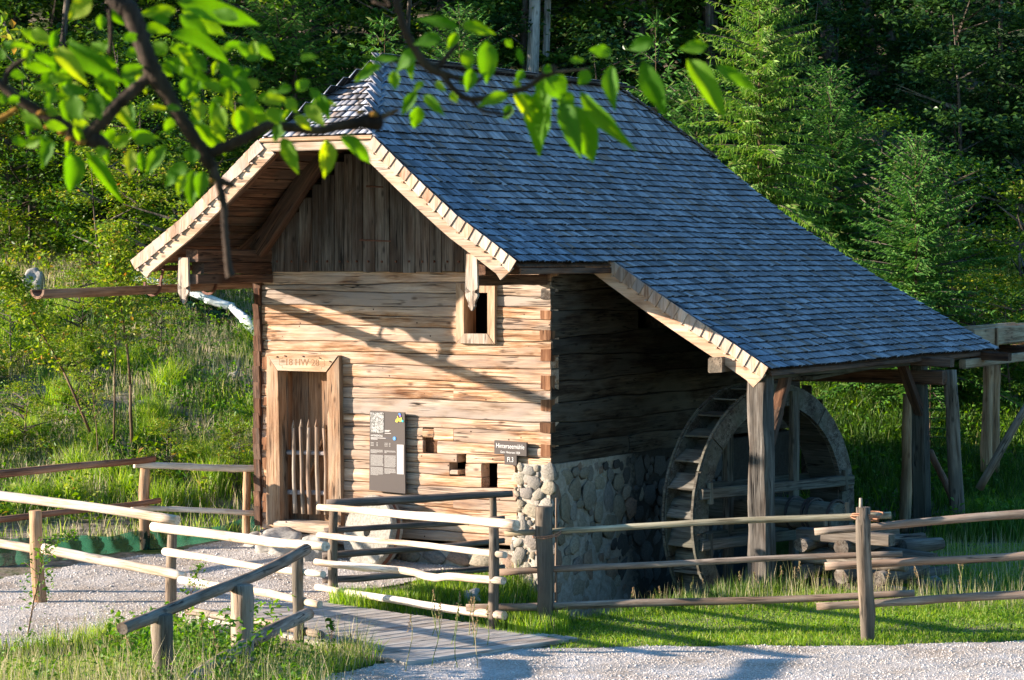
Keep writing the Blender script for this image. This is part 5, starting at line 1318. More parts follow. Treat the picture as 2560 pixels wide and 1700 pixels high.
def branch_mesh(h0, h1, rad, n, mat):              # bare limbs inside a crown
    V, Fc = [], []
    for _ in range(n):
        z = random.uniform(h0, h1 * .9); a = random.random() * 6.3; L = rad * random.uniform(.5, .95)
        p0 = Vector((0, 0, z)); p1 = p0 + Vector((math.cos(a) * L, math.sin(a) * L, L * random.uniform(.2, .6))); d_ = (p1 - p0).normalized(); x_ = d_.cross(UPV).normalized(); y_ = x_.cross(d_)
        o = len(V)
        for (q, r_) in ((p0, .03), (p1, .006)):
            for j in range(3): V.append(q + (x_ * math.cos(j * 2.09) + y_ * math.sin(j * 2.09)) * r_)
        for j in range(3): Fc.append((o + j, o + (j + 1) % 3, o + 3 + (j + 1) % 3, o + 3 + j))
    return mesh('limbs', V, Fc, mat)
protos = {}
def decid(key, H, h0, rad, nl, size, mat, bark, tr=.12, ncl=46, seed=1):
    protos[key] = [('trunk', trunkmesh(H, tr, bark)), ('crown', crown_mesh('crown', crown_pts(nl, h0, H * 1.03, rad, ncl, seed=seed), size, mat)), ('limbs', branch_mesh(max(h0, .5), H, rad, 16, bark))]
decid('beech_a', 8.5, .3, 2.3, 9000, .17, M_BEECH, M_BARK, seed=1); decid('beech_b', 10, .8, 2.0, 9000, .17, M_BEECH, M_BARK, seed=2, ncl=60)
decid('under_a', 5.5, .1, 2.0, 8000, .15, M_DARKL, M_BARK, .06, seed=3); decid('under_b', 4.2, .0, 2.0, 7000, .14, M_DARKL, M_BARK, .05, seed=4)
decid('shrub_a', 2.3, .0, 1.15, 3800, .085, M_SHRUB, M_BARK, .03, 40, seed=5); decid('shrub_b', 3.0, .1, 1.0, 3600, .085, M_SHRUB, M_BARK, .03, 34, seed=6)
decid('shrub_c', 3.4, .1, 1.5, 5200, .10, M_BEECH, M_BARK, .04, 44, seed=7)
decid('tall_a', 19, 7.5, 3.2, 5200, .32, M_DARKL, M_BARK, .19, 60, seed=8); decid('tall_p', 18, 8, 2.6, 4200, .30, M_BEECH, M_BARKP, .13, 50, seed=9)
def spruce_mesh(H, rad, whorls, mat, seed, drop=.15, tl=.20, tw=.035, dens=1.0, open_=1.0, low=.04):
    rs = random.Random(seed); V, T = [], []; W = []; 
    BV, BF = [], []
    def shoot(p, d_, L, w_):
        d_ = d_.normalized(); a = d_.cross(Vector((rs.uniform(-.3, .3), rs.uniform(-.3, .3), 1))).normalized(); b = d_.cross(a)
        for s_ in (a, b):
            o = len(V); V.extend((p, p + d_ * L * .45 + s_ * w_, p + d_ * L, p + d_ * L * .45 - s_ * w_)); T.append((o, o + 1, o + 2)); T.append((o, o + 2, o + 3))
    def stick(p0, p1, r0, r1):
        d_ = (p1 - p0).normalized(); x_ = d_.cross(UPV)
        x_ = x_.normalized() if x_.length > .01 else Vector((1, 0, 0)); y_ = x_.cross(d_); o = len(BV)
        for (q, r_) in ((p0, r0), (p1, r1)):
            for j in range(3): BV.append(q + (x_ * math.cos(j * 2.09) + y_ * math.sin(j * 2.09)) * r_)
        for j in range(3): BF.append((o + j, o + (j + 1) % 3, o + 3 + (j + 1) % 3, o + 3 + j))
    for k_ in range(whorls):
        t_ = 1 - (k_ + .5) / whorls; h = H * (low + (1 - low) * t_) + rs.uniform(-.03, .03) * H / 8
        L0 = rad * (1 - t_) ** .72 * rs.uniform(.85, 1.1) + .12; nb_ = rs.randint(5, 7); a0 = rs.random() * 6.3
        for j in range(nb_):
            a = a0 + 2 * PI * j / nb_ + rs.uniform(-.3, .3); L = L0 * rs.uniform(.62, 1.12); up0 = .75 * t_ ** 1.5 + .12
            p = Vector((0, 0, h)); dirh = Vector((math.cos(a), math.sin(a), 0)); ns = max(3, int(L / .10 * dens)); side = Vector((-dirh.y, dirh.x, 0)); prev = p
            for i in range(1, ns + 1):
                f = i / ns; z = up0 * L * f - (drop + .45 * (1 - t_)) * L * f * f * .8 + .10 * L * max(0, f - .7)
                q = Vector((0, 0, h)) + dirh * L * f + UPV * z
                if i % 2 == 0 or i == ns: stick(prev, q, .014 * (1 - f) * L + .005, .012 * (1 - f) * L + .004); prev = q
                reach = (.10 + .32 * L * (1 - f)) * .8
                for sg in (-1, 1):
                    if rs.random() > .95 * open_: continue
                    dd = dirh * rs.uniform(.5, .9) + side * sg * rs.uniform(.6, 1) + UPV * rs.uniform(-.35, .15)
                    m_ = max(1, int(reach / (tl * .55)))
                    for mi in range(m_):
                        st_ = q + dd.normalized() * (mi * tl * .55)
                        shoot(st_, dd + Vector((rs.uniform(-.35, .35), rs.uniform(-.35, .35), rs.uniform(-.5, .2) - drop)), tl * rs.uniform(.6, 1.1), tw * rs.uniform(.7, 1.2))
                if drop > .2 and rs.random() < .55: shoot(q, Vector((rs.uniform(-.3, .3), rs.uniform(-.3, .3), -1)), tl * rs.uniform(.8, 1.8), tw * .8)
            shoot(prev, dirh + UPV * .4, tl * 1.1, tw)
    for i in range(10):
        z = H * (.93 + .07 * i / 10); shoot(Vector((0, 0, z)), Vector((rs.uniform(-.7, .7), rs.uniform(-.7, .7), .9)), tl * .8, tw * .8)
    shoot(Vector((0, 0, H * .97)), UPV, .35, tw)
    return npmesh('needles', [tuple(v_) for v_ in V], tris=np.array(T), mat=mat), mesh('branches', BV, BF, M_BARK)
def spruce(key, H, rad, whorls, mat, seed, r=.07, **k_):
    a, b = spruce_mesh(H, rad, whorls, mat, seed, **k_)
    protos[key] = [('trunk', trunkmesh(H * .985, r, M_SPB if key != 'spruce_far' else M_BARK, .004)), ('needles', a), ('branches', b)]
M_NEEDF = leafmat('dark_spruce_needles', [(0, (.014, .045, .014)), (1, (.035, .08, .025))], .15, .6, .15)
M_SPB = wood('young_spruce_bark', (.06, .04, .022), (.14, .095, .055), (.24, .17, .10), 'Z', crack=.3, var=.1, knots=False)
spruce('spruce_big', 8.2, 2.5, 42, M_NEEDB, 3, .07, drop=.26, tl=.15, tw=.016, dens=1.7)
spruce('spruce_mid', 4.5, 2.05, 32, M_NEED, 5, .035, drop=.06, tl=.13, tw=.015, dens=1.9)
spruce('spruce_slim', 5.2, 1.05, 17, M_NEED, 7, .028, drop=.05, tl=.17, tw=.018, dens=1.4, open_=.9)
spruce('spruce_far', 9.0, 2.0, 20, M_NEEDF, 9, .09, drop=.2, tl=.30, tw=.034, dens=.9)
def plant(key, name, x, y, lab, cat, group=None, sc=1.0, rz_=None, zoff=0, sz=None):
    r = empty(name, Matrix.Translation((x, y, gz1(x, y) - .06 + zoff)) @ Matrix.Rotation(random.random() * 6.3 if rz_ is None else rz_, 4, 'Z') @ Matrix.Diagonal((sc, sc, (sz or sc), 1)), label=lab, cat=cat, group=group)
    for nm, me in protos[key]:
        o = bpy.data.objects.new(nm, me); COL.objects.link(o); o.parent = r
        if nm != 'trunk': o['kind'] = 'stuff'
    return r
def at_px(px, Y): return (px - CX) / F * Y
# spruces one can tell apart
plant('spruce_big', 'spruce_tree', at_px(1900, 44), 44, 'tall bright green spruce with drooping twigs rising right behind the mill roof', 'spruce', sc=.93, rz_=.4)
plant('spruce_mid', 'spruce_tree', at_px(2290, 42), 42, 'broad bluish young spruce standing right of the tall bright spruce', 'spruce', sc=.98, rz_=1.1)
plant('spruce_slim', 'spruce_tree', at_px(2325, 39.5), 39.5, 'tiny pale spruce top in front of the broad young spruce', 'spruce', sc=.50, rz_=2.)
plant('spruce_slim', 'spruce_tree', at_px(1642, 46), 46, 'slim open spruce left of the tall bright spruce behind the roof', 'spruce', sc=1.12, rz_=.2)
plant('spruce_slim', 'spruce_tree', at_px(957, 47), 47, 'thin young spruce rising straight behind the roof ridge start', 'spruce', sc=.98, rz_=3.)
plant('spruce_mid', 'spruce_tree', at_px(1150, 50), 50, 'dense spruce behind the ridge left of the two pale trunks', 'spruce', sc=1.1, rz_=4.)
plant('spruce_mid', 'spruce_tree', at_px(1740, 47), 47, 'bushy spruce filling the gap between the slim and the tall spruce', 'spruce', sc=1.0, rz_=5.)
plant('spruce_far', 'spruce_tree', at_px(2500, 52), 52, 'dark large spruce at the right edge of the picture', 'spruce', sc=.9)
plant('spruce_mid', 'spruce_tree', at_px(2080, 46.5), 46.5, 'green spruce partly hidden between the tall bright one and the broad one', 'spruce', sc=1.0, rz_=.7)
plant('spruce_mid', 'spruce_tree', at_px(700, 52), 52, 'dark spruce behind the apple leaves left of the roof', 'spruce', sc=1.3, rz_=.9)
# tall trunks
for (px, Y, key, sc, lab) in ((1318, 56, 'tall_p', 1.15, 'grey straight forest trunk left one of the close pair behind the ridge'), (1344, 57, 'tall_p', .8, 'pale spotted birch trunk right one of the close pair behind the ridge'),
        (1815, 58, 'tall_a', 1, 'light leaning forest trunk just left of the bright spruce top'), (2105, 57, 'tall_a', 1, 'slanting trunk right of the bright spruce top'), (2190, 62, 'tall_a', 1, 'upright dark trunk in the right part of the forest'),
        (2375, 60, 'tall_a', 1, 'dark trunk near the upper right corner'), (1620, 60, 'tall_a', .9, 'trunk behind the slim open spruce'), (1560, 66, 'tall_a', .9, 'thin far trunk above the middle of the roof'),
        (1075, 60, 'tall_a', .9, 'dark trunk above the left ridge end'), (770, 63, 'tall_a', 1., 'dark trunk left of the roof behind apple leaves'), (290, 60, 'tall_a', 1., 'thin trunk in the upper left forest')):
    plant(key, 'forest_tree', at_px(px, Y), Y, lab, 'tree', sc=sc)
# the forest wall
gl = 'forest trees behind the clearing'
ORD = ['', 'first', 'second', 'third', 'fourth', 'fifth', 'sixth', 'seventh', 'eighth', 'ninth', 'tenth', 'eleventh', 'twelfth', 'thirteenth', 'fourteenth']
def far_row(Y, x0, x1, step, keys, lab, sc0, sc1, grp):
    x = x0; i_ = 0
    while x < x1:
        k_ = random.choice(keys); i_ += 1
        lb = lab % ORD[i_] if '%' in lab else lab
        plant(k_, 'forest_tree', x + random.uniform(-.6, .6), Y + random.uniform(-1.5, 1.5), lb, 'tree', grp, random.uniform(sc0, sc1)); x += step * random.uniform(.8, 1.25)
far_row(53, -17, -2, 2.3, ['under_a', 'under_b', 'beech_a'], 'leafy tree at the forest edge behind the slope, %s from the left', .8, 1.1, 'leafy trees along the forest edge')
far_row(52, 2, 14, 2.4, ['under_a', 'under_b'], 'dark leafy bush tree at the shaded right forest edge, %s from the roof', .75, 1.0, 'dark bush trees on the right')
far_row(57, -22, 18, 2.6, ['beech_a', 'beech_b', 'under_a'], 'dense leafy tree inside the forest', .9, 1.2, gl)
far_row(62, -24, 20, 2.8, ['beech_a', 'beech_b', 'spruce_far'], 'dense leafy tree inside the forest', 1., 1.3, gl)
far_row(67, -24, 22, 3.2, ['tall_a', 'beech_b', 'spruce_far'], 'dense leafy tree inside the forest', 1., 1.4, gl)
far_row(73, -26, 24, 3.4, ['tall_a', 'spruce_far', 'beech_b'], 'dense leafy tree inside the forest', 1.2, 1.6, gl)
far_row(80, -28, 28, 3.6, ['beech_b', 'spruce_far'], 'dense leafy tree inside the forest', 1.4, 1.9, gl)
# shrubs on the left slope and on the right
for (px, Y, key, sc) in ((30, 50, 'shrub_a', 1.2), (150, 50, 'shrub_c', 1.), (255, 46.5, 'shrub_b', 1.0), (350, 47.5, 'shrub_c', 1.0), (440, 46, 'shrub_a', 1.1), (520, 48, 'shrub_c', .9), (75, 50, 'shrub_c', 1.2), (300, 50, 'shrub_c', 1.2), (480, 50.5, 'shrub_c', 1.2), (590, 49, 'shrub_b', 1.1), (200, 43.5, 'shrub_a', .6), (400, 43, 'shrub_b', .5)):
    lf = sorted([30, 150, 255, 350, 440, 520, 75, 300, 480, 590, 200, 400]).index(px) + 1
    plant(key, 'shrub', at_px(px, Y), Y, 'light green shrub above the slope left of the mill, %s from the left edge' % ORD[lf], 'shrub', 'shrubs above the left slope', sc)
for (px, Y, key, sc) in ((2440, 43, 'shrub_a', .8), (2530, 41.5, 'shrub_c', .6), (2380, 46, 'shrub_c', .9), (2560, 46, 'shrub_a', 1.2), (2200, 48, 'shrub_c', 1.0)):
    lf = sorted([2440, 2530, 2380, 2560, 2200]).index(px) + 1
    plant(key, 'shrub', at_px(px, Y), Y, 'green shrub on the right slope below the spruces, %s from the roof' % ORD[lf], 'shrub', 'shrubs on the right slope', sc)
for (px, Y, key, sc, lab) in ((60, 38.2, 'shrub_a', .50, 'low yellow-green bush on the slope near the left edge, above the netting'), (190, 39.5, 'shrub_b', .42, 'small bush on the slope between the two groups of saplings'), (420, 37.0, 'shrub_a', .40, 'round low bush on the slope behind the brown and pale rails'),
        (590, 36.6, 'shrub_b', .36, 'small leafy bush beside the left wall of the mill'), (30, 42.0, 'shrub_c', .45, 'bush on the slope below the tall pale boulder')):
    plant(key, 'shrub', at_px(px, Y), Y, lab, 'shrub', None, sc)
# slender saplings on the left slope
def sapling(lab, pts, Y, nl, size, mat, spread=.22, r=.018, t0=.35):
    W_ = [A(px, py, Y) for px, py in pts]; g_ = gz1(W_[0].x, W_[0].y); dz = g_ - W_[0].z
    r_ = empty('sapling', loc=W_[0], label=lab, cat='sapling'); n_ = len(W_) - 1
    for i in range(n_): pole('stem', W_[i] - UPV * (.15 if i == 0 else 0), W_[i + 1], r * (1 - .8 * i / n_), r * (1 - .8 * (i + 1) / n_), M_SPB, r_, n=6, k=4, bend=.01, knots=0)
    P_ = []
    for k_ in range(nl):
        q = (t0 + (1 - t0) * random.random() ** .8) * n_; i = min(int(q), n_ - 1); c = W_[i].lerp(W_[i + 1], q - i)
        s_ = spread * (1.25 - .8 * q / n_); a = random.random() * 6.3; e = random.random() ** .6
        P_.append(c + Vector((math.cos(a) * s_ * e, math.sin(a) * s_ * e, s_ * random.uniform(-.3, .9))) - W_[0])
    leafcloud('leaves', np.array([tuple(p) for p in P_]), size, mat, r_, kind='stuff')
    for k_ in range(14):
        q = (t0 + (1 - t0) * random.random()) * n_; i = min(int(q), n_ - 1); c = W_[i].lerp(W_[i + 1], q - i); a = random.random() * 6.3; s_ = spread * (1.2 - .8 * q / n_)
        pole('twig', c, c + Vector((math.cos(a) * s_, math.sin(a) * s_, s_ * .8)), .004, .002, M_SPB, r_, n=4, k=2, knots=0)
    return r_
sapling('tallest leafy sapling with yellow-green crown left of the eave pendant', [(330, 1080), (326, 960), (312, 830), (290, 700), (285, 585)], 37.2, 1500, .085, M_SHRUB, .55, .025, .4)
sapling('thin straight sapling beside the tallest one on the slope', [(285, 1075), (288, 900), (286, 720), (282, 640)], 37.4, 600, .08, M_SHRUB, .38, .016, .35)
sapling('sapling leaning to the left on the slope at the left edge', [(225, 1055), (160, 930), (95, 820), (40, 740), (-10, 680)], 37.3, 1500, .085, M_SHRUB, .42, .022, .25)
sapling('small sapling between the slope grass right of the leaning one', [(245, 1100), (235, 1010), (228, 950)], 36.5, 200, .05, M_SHRUB, .3, .01, .2)
sapling('leafy young shoot in front of the first left fence post', [(60, 1600), (85, 1500), (100, 1430), (110, 1370), (185, 1340)], 26.8, 300, .05, M_HERB, .20, .010, .15)
sapling('slim herb with pointed leaves before the plank bridge', [(828, 1690), (828, 1600), (826, 1550)], 24.8, 22, .07, M_HERB, .07, .004, .3)
sapling('bramble twig rising in front of the second left fence post', [(440, 1560), (480, 1480), (500, 1410)], 27.6, 110, .05, M_HERB, .14, .006, .1)
# orange-yellow flower head on the slope
b = GT(112, 990); fl = empty('tansy_flower', loc=b, label='clump of orange-yellow flower heads on the slope at left', cat='flower')
for i in range(9):
    c = A(90 + random.uniform(0, 50), 893 + random.uniform(0, 18), b.y); pole('stem', Vector((b.x + random.uniform(-.1, .1), b.y, b.z)), c, .006, .004, M_HERB, fl, n=4, k=3, knots=0)
    o = link('blossom', SMESH[i % 9].copy(), fl, Matrix.Translation(c - b) @ Matrix.Diagonal((.035, .035, .012, 1))); o.data.materials[0] = M_YEL

# ================================================================== APPLE TREE reaching into the picture
M_ABARK = wood('apple_bark', (.012, .008, .005), (.028, .019, .013), (.065, .048, .034), 'Z', grey=(.05, .03, .01), greyamt=.5, crack=.4, var=.1, knots=False)
M_ALEAF = leafmat('apple_leaf', [(0, (.06, .20, .015)), (.4, (.09, .26, .018)), (.8, (.15, .33, .022)), (.94, (.24, .40, .03)), (1, (.34, .45, .05))], .6, .6, .2, spots=True)
M_LICH = plain('orange_lichen', (.30, .16, .03), .9, .1, 60)
AY = 5.3
apple = empty('apple_tree', loc=A(-3600, 1200, AY), label='blurred apple branches with green leaves hanging in front of the mill', cat='apple tree')
def tube(name, pts, mat, parent, n=9, sub=5):       # pts: (x,y photo, radius px, depth)
    P_ = [(A(px, py, AY + dy), r_ / F * AY) for px, py, r_, dy in pts]; out = []
    for i in range(len(P_) - 1):
        p0 = P_[max(i - 1, 0)][0]; p1, p2 = P_[i][0], P_[i + 1][0]; p3 = P_[min(i + 2, len(P_) - 1)][0]
        for k_ in range(sub):
            t_ = k_ / sub; c = .5 * ((2 * p1) + (p2 - p0) * t_ + (2 * p0 - 5 * p1 + 4 * p2 - p3) * t_ ** 2 + (3 * p1 - 3 * p2 + p3 - p0) * t_ ** 3)
            out.append((c, P_[i][1] * (1 - t_) + P_[i + 1][1] * t_))
    out.append(P_[-1]); rg = []; o0 = PM[parent.name].translation
    for i, (c, r_) in enumerate(out):
        d_ = (out[min(i + 1, len(out) - 1)][0] - out[max(i - 1, 0)][0]).normalized(); x_ = d_.cross(Vector((0, 1, 0))).normalized(); y_ = x_.cross(d_)
        rg.append([tuple(c - o0 + (x_ * math.cos(2 * PI * j / n) + y_ * math.sin(2 * PI * j / n)) * r_ * (1 + .14 * math.sin(i * 2.7 + j * 1.9) + random.uniform(-.07, .07))) for j in range(n)])
    return link(name, ring_mesh(name, rg, mat), parent)
B = lambda c, y: (c[0] / 2.45, c[1] / 2.45)
def br(pts, sc=(0, 0), q=1 / 2.45): return [(sc[0] + p[0] * q, sc[1] + p[1] * q, p[2] * (.8 if sc[0] else .92), (p[3] if len(p) > 3 else 0)) for p in pts]
tube('branch', [(-700, -900, 60, -.4), (0, -560, 45, -.2), (200, -200, 32, 0)] + br([(700, -30, 27), (790, 60, 27), (850, 200, 24), (900, 350, 24), (960, 480, 27), (1030, 590, 22), (1110, 730, 19), (1190, 850, 18), (1260, 960, 21), (1300, 1030, 17)]), M_ABARK, apple)
tube('branch', [(-3600, 1300, 150, 0), (-3400, 400, 130, 0), (-2400, -500, 95, -.3), (-700, -900, 60, -.4)], M_ABARK, apple, 12)
tube('branch', br([(1300, 1020, 15), (1340, 1130, 11), (1370, 1250, 10), (1375, 1380, 9), (1385, 1500, 9), (1400, 1640, 11), (1415, 1695, 14)]), M_ABARK, apple)
tube('branch_stub', br([(1290, 1080, 14), (1360, 1110, 10), (1430, 1140, 7)]), M_ABARK, apple)
tube('branch', br([(920, 470, 17), (860, 520, 16), (740, 620, 17), (650, 720, 18), (560, 810, 19), (500, 850, 21)]), M_ABARK, apple)
tube('branch', br([(620, 860, 12), (500, 850, 20), (420, 790, 19), (300, 720, 16), (180, 650, 15), (90, 590, 13), (20, 530, 12), (-120, 420, 11)]), M_ABARK, apple)
tube('branch', br([(30, 520, 10), (40, 460, 8), (90, 400, 7), (160, 360, 5)]), M_ABARK, apple)
tube('branch', br([(-60, 770, 10), (20, 720, 9), (110, 665, 7)]), M_LICH, apple)
tube('branch', br([(560, 850, 24), (610, 870, 22), (670, 900, 8)]), M_ABARK, apple)
tube('branch', br([(1290, 940, 14), (1400, 890, 16), (1530, 830, 15), (1640, 770, 14), (1780, 780, 13), (1950, 800, 13), (2080, 770, 14), (2200, 750, 17), (2310, 740, 27), (2345, 735, 12)]), M_ABARK, apple)
tube('twig', br([(2300, 730, 8), (2380, 700, 7), (2440, 670, 5)]), M_SPB, apple)
tube('twig', br([(2240, 720, 3), (2190, 600, 2.5), (2180, 500, 2)]), M_SPB, apple)
tube('branch', [(860 + 300 / 2.45, -300, 13, 0)] + br([(325, -20, 12), (345, 90, 12), (380, 200, 13), (430, 290, 12), (480, 370, 14), (540, 425, 15), (600, 450, 12), (700, 480, 8), (790, 510, 6), (850, 470, 5)], (860, 0)), M_ABARK, apple)
tube('branch', br([(600, 450, 11), (650, 520, 9), (700, 570, 9), (760, 605, 10), (860, 600, 9), (980, 570, 9), (1090, 545, 9), (1160, 510, 8), (1220, 460, 11), (1270, 445, 13), (1290, 400, 8)], (860, 0)), M_ABARK, apple)
tube('twig', br([(770, 600, 7), (800, 640, 6), (860, 680, 6), (930, 690, 5), (1000, 700, 4), (1030, 670, 3)], (860, 0)), M_ABARK, apple)
tube('twig', br([(560, 430, 10), (610, 370, 9), (660, 310, 7), (700, 270, 5)], (860, 0)), M_ABARK, apple)
tube('twig', br([(1280, 440, 5), (1400, 430, 3), (1500, 420, 2.5)], (860, 0)), M_SPB, apple)
tube('twig', br([(670, 60, 6), (680, 200, 6), (670, 330, 6)]), M_ABARK, apple)
tube('twig', [(-200, -700, 14, .3), (400, -420, 10, .2)] + br([(2300, -60, 5, .1), (2280, 10, 4, .1)]), M_ABARK, apple)
for (x, y, r_) in ((500, 870, 9), (330, 760, 8), (380, 810, 9), (2290, 700, 9), (2200, 690, 6), (1290, 1110, 8), (250, 690, 7), (290, 780, 7), (430, 850, 8)):
    p = A(x / 2.45, y / 2.45, AY - .02) - PM[apple.name].translation; k_ = r_ / F * AY
    o = link('lichen_patch', SMESH[int(x) % 9].copy(), apple, Matrix.Translation(p) @ Matrix.Diagonal((k_ * 1.5, k_, k_, 1))); o.data.materials[0] = M_LICH
def apple_leaf_mesh(i):
    rs = random.Random(i); V, Fc = [], []; n = 8; fold, curl, bend = rs.uniform(.10, .35), rs.uniform(-.12, .30), rs.uniform(-.06, .06)
    for k_ in range(n + 1):
        t_ = k_ / n; w_ = .5 * (math.sin(PI * min(1, t_ * 1.02) ** .82) ** .85) * (1 - .12 * t_) if 0 < k_ < n else 0.004
        x = bend * math.sin(PI * t_); z = -curl * t_ * t_
        for s_ in (-1, -.5, 0, .5, 1): V.append((x + s_ * w_, t_, z + abs(s_) * w_ * fold + .03 * math.sin(t_ * 13 + s_ * 2) * abs(s_)))
    for k_ in range(n):
        for j in range(4): a = k_ * 5 + j; Fc.append((a, a + 1, a + 6, a + 5))
    return mesh('leaf', V, Fc, M_ALEAF, True)
LM = [apple_leaf_mesh(i) for i in range(7)]
def leaf(b, t_, w_, dy=None, q=0):
    p0 = A(b[0], b[1], AY + (random.uniform(-.12, .12) if dy is None else dy)); L2 = math.hypot(t_[0] - b[0], t_[1] - b[1])
    tilt = random.uniform(-.35, .35); p1 = A(t_[0], t_[1], p0.y + tilt * L2 / F * AY)
    d_ = p1 - p0; L = d_.length; yv = d_.normalized(); toc = (Vector((0, 0, EYE)) - p0).normalized()
    toc = (toc + Vector((random.uniform(-.55, .35), 0, random.uniform(-.1, .6)))).normalized()
    x_ = yv.cross(toc).normalized(); z_ = x_.cross(yv); wd = w_ * 1.02 / F * AY; L *= 1.03
    Mx = Matrix((x_ * wd, yv * L, z_ * L)).transposed().to_4x4(); Mx.translation = p0 - PM[apple.name].translation
    o = bpy.data.objects.new('leaf', random.choice(LM)); COL.objects.link(o); o.parent = apple; o.matrix_basis = Mx
    # leaf stalk
    return o
R2 = [((1250, 520), (1160, 950), 200), ((1390, 640), (1540, 990), 190), ((1330, 620), (1450, 940), 130), ((1450, 560), (1740, 920), 110), ((1640, 400), (1640, 660), 110), ((1830, 370), (1960, 710), 150),
      ((1900, 240), (1740, 300), 100), ((2100, 360), (2340, 690), 140), ((2230, 280), (2060, 300), 90), ((1640, 320), (1500, 310), 90), ((1380, 370), (1480, 370), 50), ((870, 250), (880, 510), 135), ((750, 300), (770, 430), 90),
      ((700, 170), (460, 100), 75), ((720, 150), (920, 205), 80), ((600, 240), (430, 250), 100), ((480, 300), (300, 420), 110), ((400, 330), (410, 480), 70), ((310, 430), (310, 550), 75), ((230, 400), (60, 480), 80), ((340, 360), (140, 360), 45),
      ((450, 560), (340, 700), 80), ((450, 650), (440, 790), 105), ((490, 580), (610, 700), 70), ((1010, 580), (830, 640), 80), ((1040, 560), (1150, 740), 65), ((1030, 640), (980, 730), 70), ((660, 560), (690, 630), 60), ((1080, 570), (1190, 690), 90),
      ((1240, 480), (1360, 600), 160), ((1240, 470), (1190, 600), 110), ((1330, 560), (1400, 680), 120), ((1220, 410), (1270, 440), 60), ((1100, 430), (1060, 500), 60), ((1030, 500), (1090, 530), 55), ((780, 420), (760, 560), 90), ((560, 500), (620, 560), 50), ((700, 480), (760, 500), 60), ((490, 500), (420, 560), 50),
      ((2270, 400), (2270 + 250, 560), 90), ((1500, 430), (1440, 520), 90), ((690, 200), (640, 300), 70), ((990, 240), (1030, 290), 50), ((1070, 290), (1090, 400), 50)]
for b, t_, w_ in R2: leaf((860 + b[0] / 2.45, b[1] / 2.45), (860 + t_[0] / 2.45, t_[1] / 2.45), w_ / 2.45)
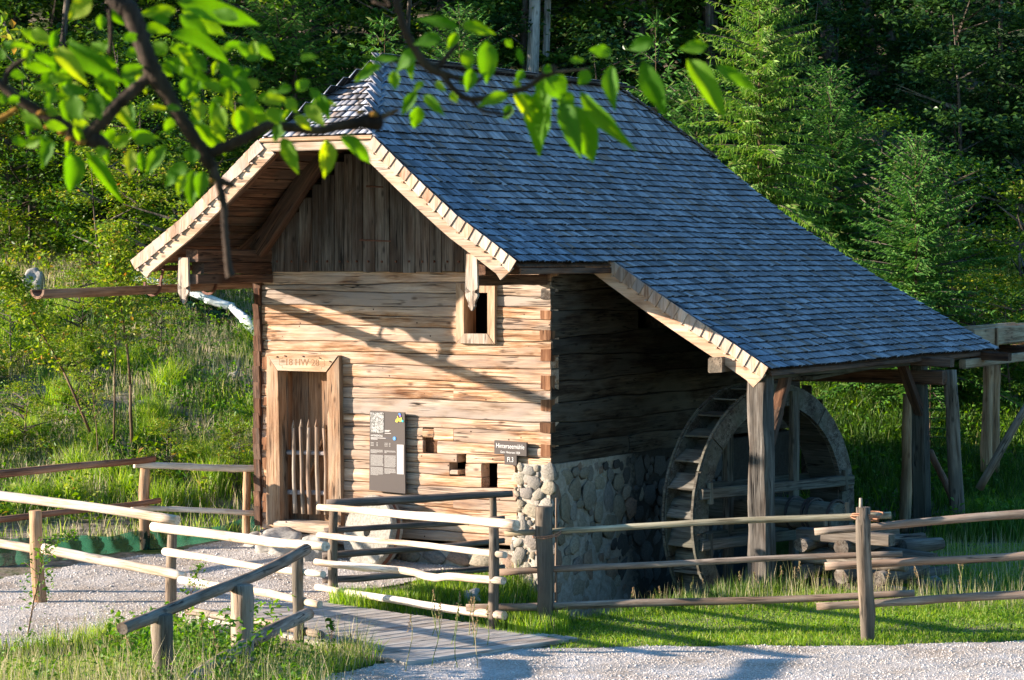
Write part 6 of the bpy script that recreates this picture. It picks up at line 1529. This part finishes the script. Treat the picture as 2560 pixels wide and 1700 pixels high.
R1 = [((560, -20), (420, 115), 130), ((620, 90), (620, 180), 65), ((660, 60), (760, 150), 60), ((1080, 60), (860, 85), 90), ((1080, 10), (1600, 130), 150), ((1110, 60), (1370, 230), 140), ((1100, 90), (1300, 270), 120), ((880, 170), (1040, 190), 75), ((1030, 210), (1430, 350), 120), ((1000, 350), (1330, 570), 120),
      ((1330, 560), (1530, 430), 120), ((1140, 480), (1135, 610), 95), ((1220, 620), (1220, 740), 90), ((1340, 650), (1370, 790), 95), ((1480, 650), (1500, 835), 155), ((1400, 540), (1400, 630), 65), ((1190, 750), (1385, 945), 90), ((900, 660), (1030, 660), 45), ((1040, 720), (1040, 830), 75), ((820, 870), (970, 830), 95),
      ((800, 910), (800, 1085), 85), ((860, 930), (870, 1050), 65), ((1010, 890), (890, 1075), 95), ((1150, 1000), (1000, 1135), 115), ((1190, 1040), (1150, 1260), 110), ((1240, 1050), (1215, 1200), 100), ((1130, 1070), (1090, 1195), 65), ((1180, 910), (1170, 1005), 110), ((440, 930), (445, 1175), 145), ((530, 930), (740, 1215), 95),
      ((320, 860), (255, 1020), 95), ((250, 840), (140, 900), 75), ((1730, 840), (1820, 1055), 100), ((2000, 850), (2000, 1090), 115), ((2080, 830), (2290, 990), 100), ((2330, 400), (2170, 490), 75), ((1960, 620), (1900, 530), 65), ((1870, 640), (1990, 775), 95), ((1800, 710), (1910, 790), 70), ((1700, 560), (1620, 610), 75), ((1790, 540), (1690, 560), 65),
      ((1560, 560), (1500, 650), 75), ((190, 180), (320, 265), 90), ((50, 280), (220, 290), 45), ((130, 180), (250, 260), 55), ((420, 270), (730, 500), 140), ((560, 330), (720, 530), 125), ((330, 290), (530, 500), 110), ((210, 330), (350, 400), 60), ((150, 390), (320, 440), 65), ((200, 540), (320, 520), 55), ((380, 540), (530, 560), 85), ((280, 600), (400, 590), 65),
      ((280, 680), (370, 700), 60), ((440, 580), (490, 740), 120), ((560, 560), (620, 730), 115), ((600, 440), (700, 620), 125), ((740, 470), (880, 400), 100), ((720, 650), (650, 550), 85), ((690, 900), (810, 830), 85), ((1600, 620), (1760, 600), 80), ((1660, 660), (1700, 760), 90), ((1750, 600), (1820, 690), 80), ((1580, 540), (1520, 480), 70), ((1420, 480), (1560, 620), 100),
      ((1250, 330), (1420, 300), 90), ((1180, 330), (1260, 440), 100), ((1020, 330), (940, 260), 90), ((970, 400), (1060, 460), 80), ((1040, 130), (930, 110), 70), ((60, 440), (160, 480), 60), ((100, 620), (180, 560), 60), ((300, 480), (430, 470), 80), ((480, 420), (380, 330), 90), ((640, 330), (560, 250), 90), ((770, 330), (880, 320), 70), ((840, 430), (900, 560), 70),
      ((20, 370), (10, 300), 60), ((90, 300), (20, 250), 60), ((1500, 640), (1620, 700), 90), ((1350, 560), (1250, 500), 80), ((1820, 560), (1900, 480), 80), ((1650, 760), (1560, 700), 80), ((1900, 700), (1960, 620), 70), ((1460, 120), (1300, 60), 90), ((1120, 330), (1090, 450), 90), ((640, 900), (600, 960), 70), ((30, 640), (10, 570), 50), ((690, 250), (600, 300), 60)]
for b, t_, w_ in R1: leaf((b[0] / 2.45, b[1] / 2.45), (t_[0] / 2.45, t_[1] / 2.45), w_ / 2.45)
for _ in range(85):
    bx, by = random.choice([(random.uniform(60, 900), random.uniform(150, 900)), (random.uniform(0, 1500), random.uniform(250, 900)), (random.uniform(1000, 2000), random.uniform(200, 760))])
    a_ = random.uniform(-.3, 2.2); l_ = random.uniform(85, 170)
    leaf((bx / 2.45, by / 2.45), ((bx + math.cos(a_) * l_) / 2.45, (by + math.sin(a_) * l_) / 2.45), l_ * random.uniform(.4, .6) / 2.45, random.uniform(-.1, .35))
# the upper-left twig of another tree, sharper: bright small leaves
tl2 = empty('leafy_twig_tree', loc=A(-500, -300, 14), label='bright small-leaved twig hanging in from the upper left corner', cat='tree')
pole('branch', A(-500, -300, 14), A(10, 60, 14), .03, .008, M_BARK, tl2, n=6, k=6, knots=0); pole('twig', A(10, 60, 14), A(35, 105, 14), .008, .003, M_BARK, tl2, n=5, k=4, knots=0)
P_ = [A(random.uniform(-60, 48), 0, 14) for _ in range(110)]
P_ = [Vector((p.x, p.y + random.uniform(-.25, .25), A(0, 60 + (p.x / 14 * F + CX) * .9 + random.uniform(-32, 30), 14).z)) - PM[tl2.name].translation for p in P_]
leafcloud('leaves', np.array([tuple(p) for p in P_]), .055, M_SHRUB, tl2, None, .8, .6)
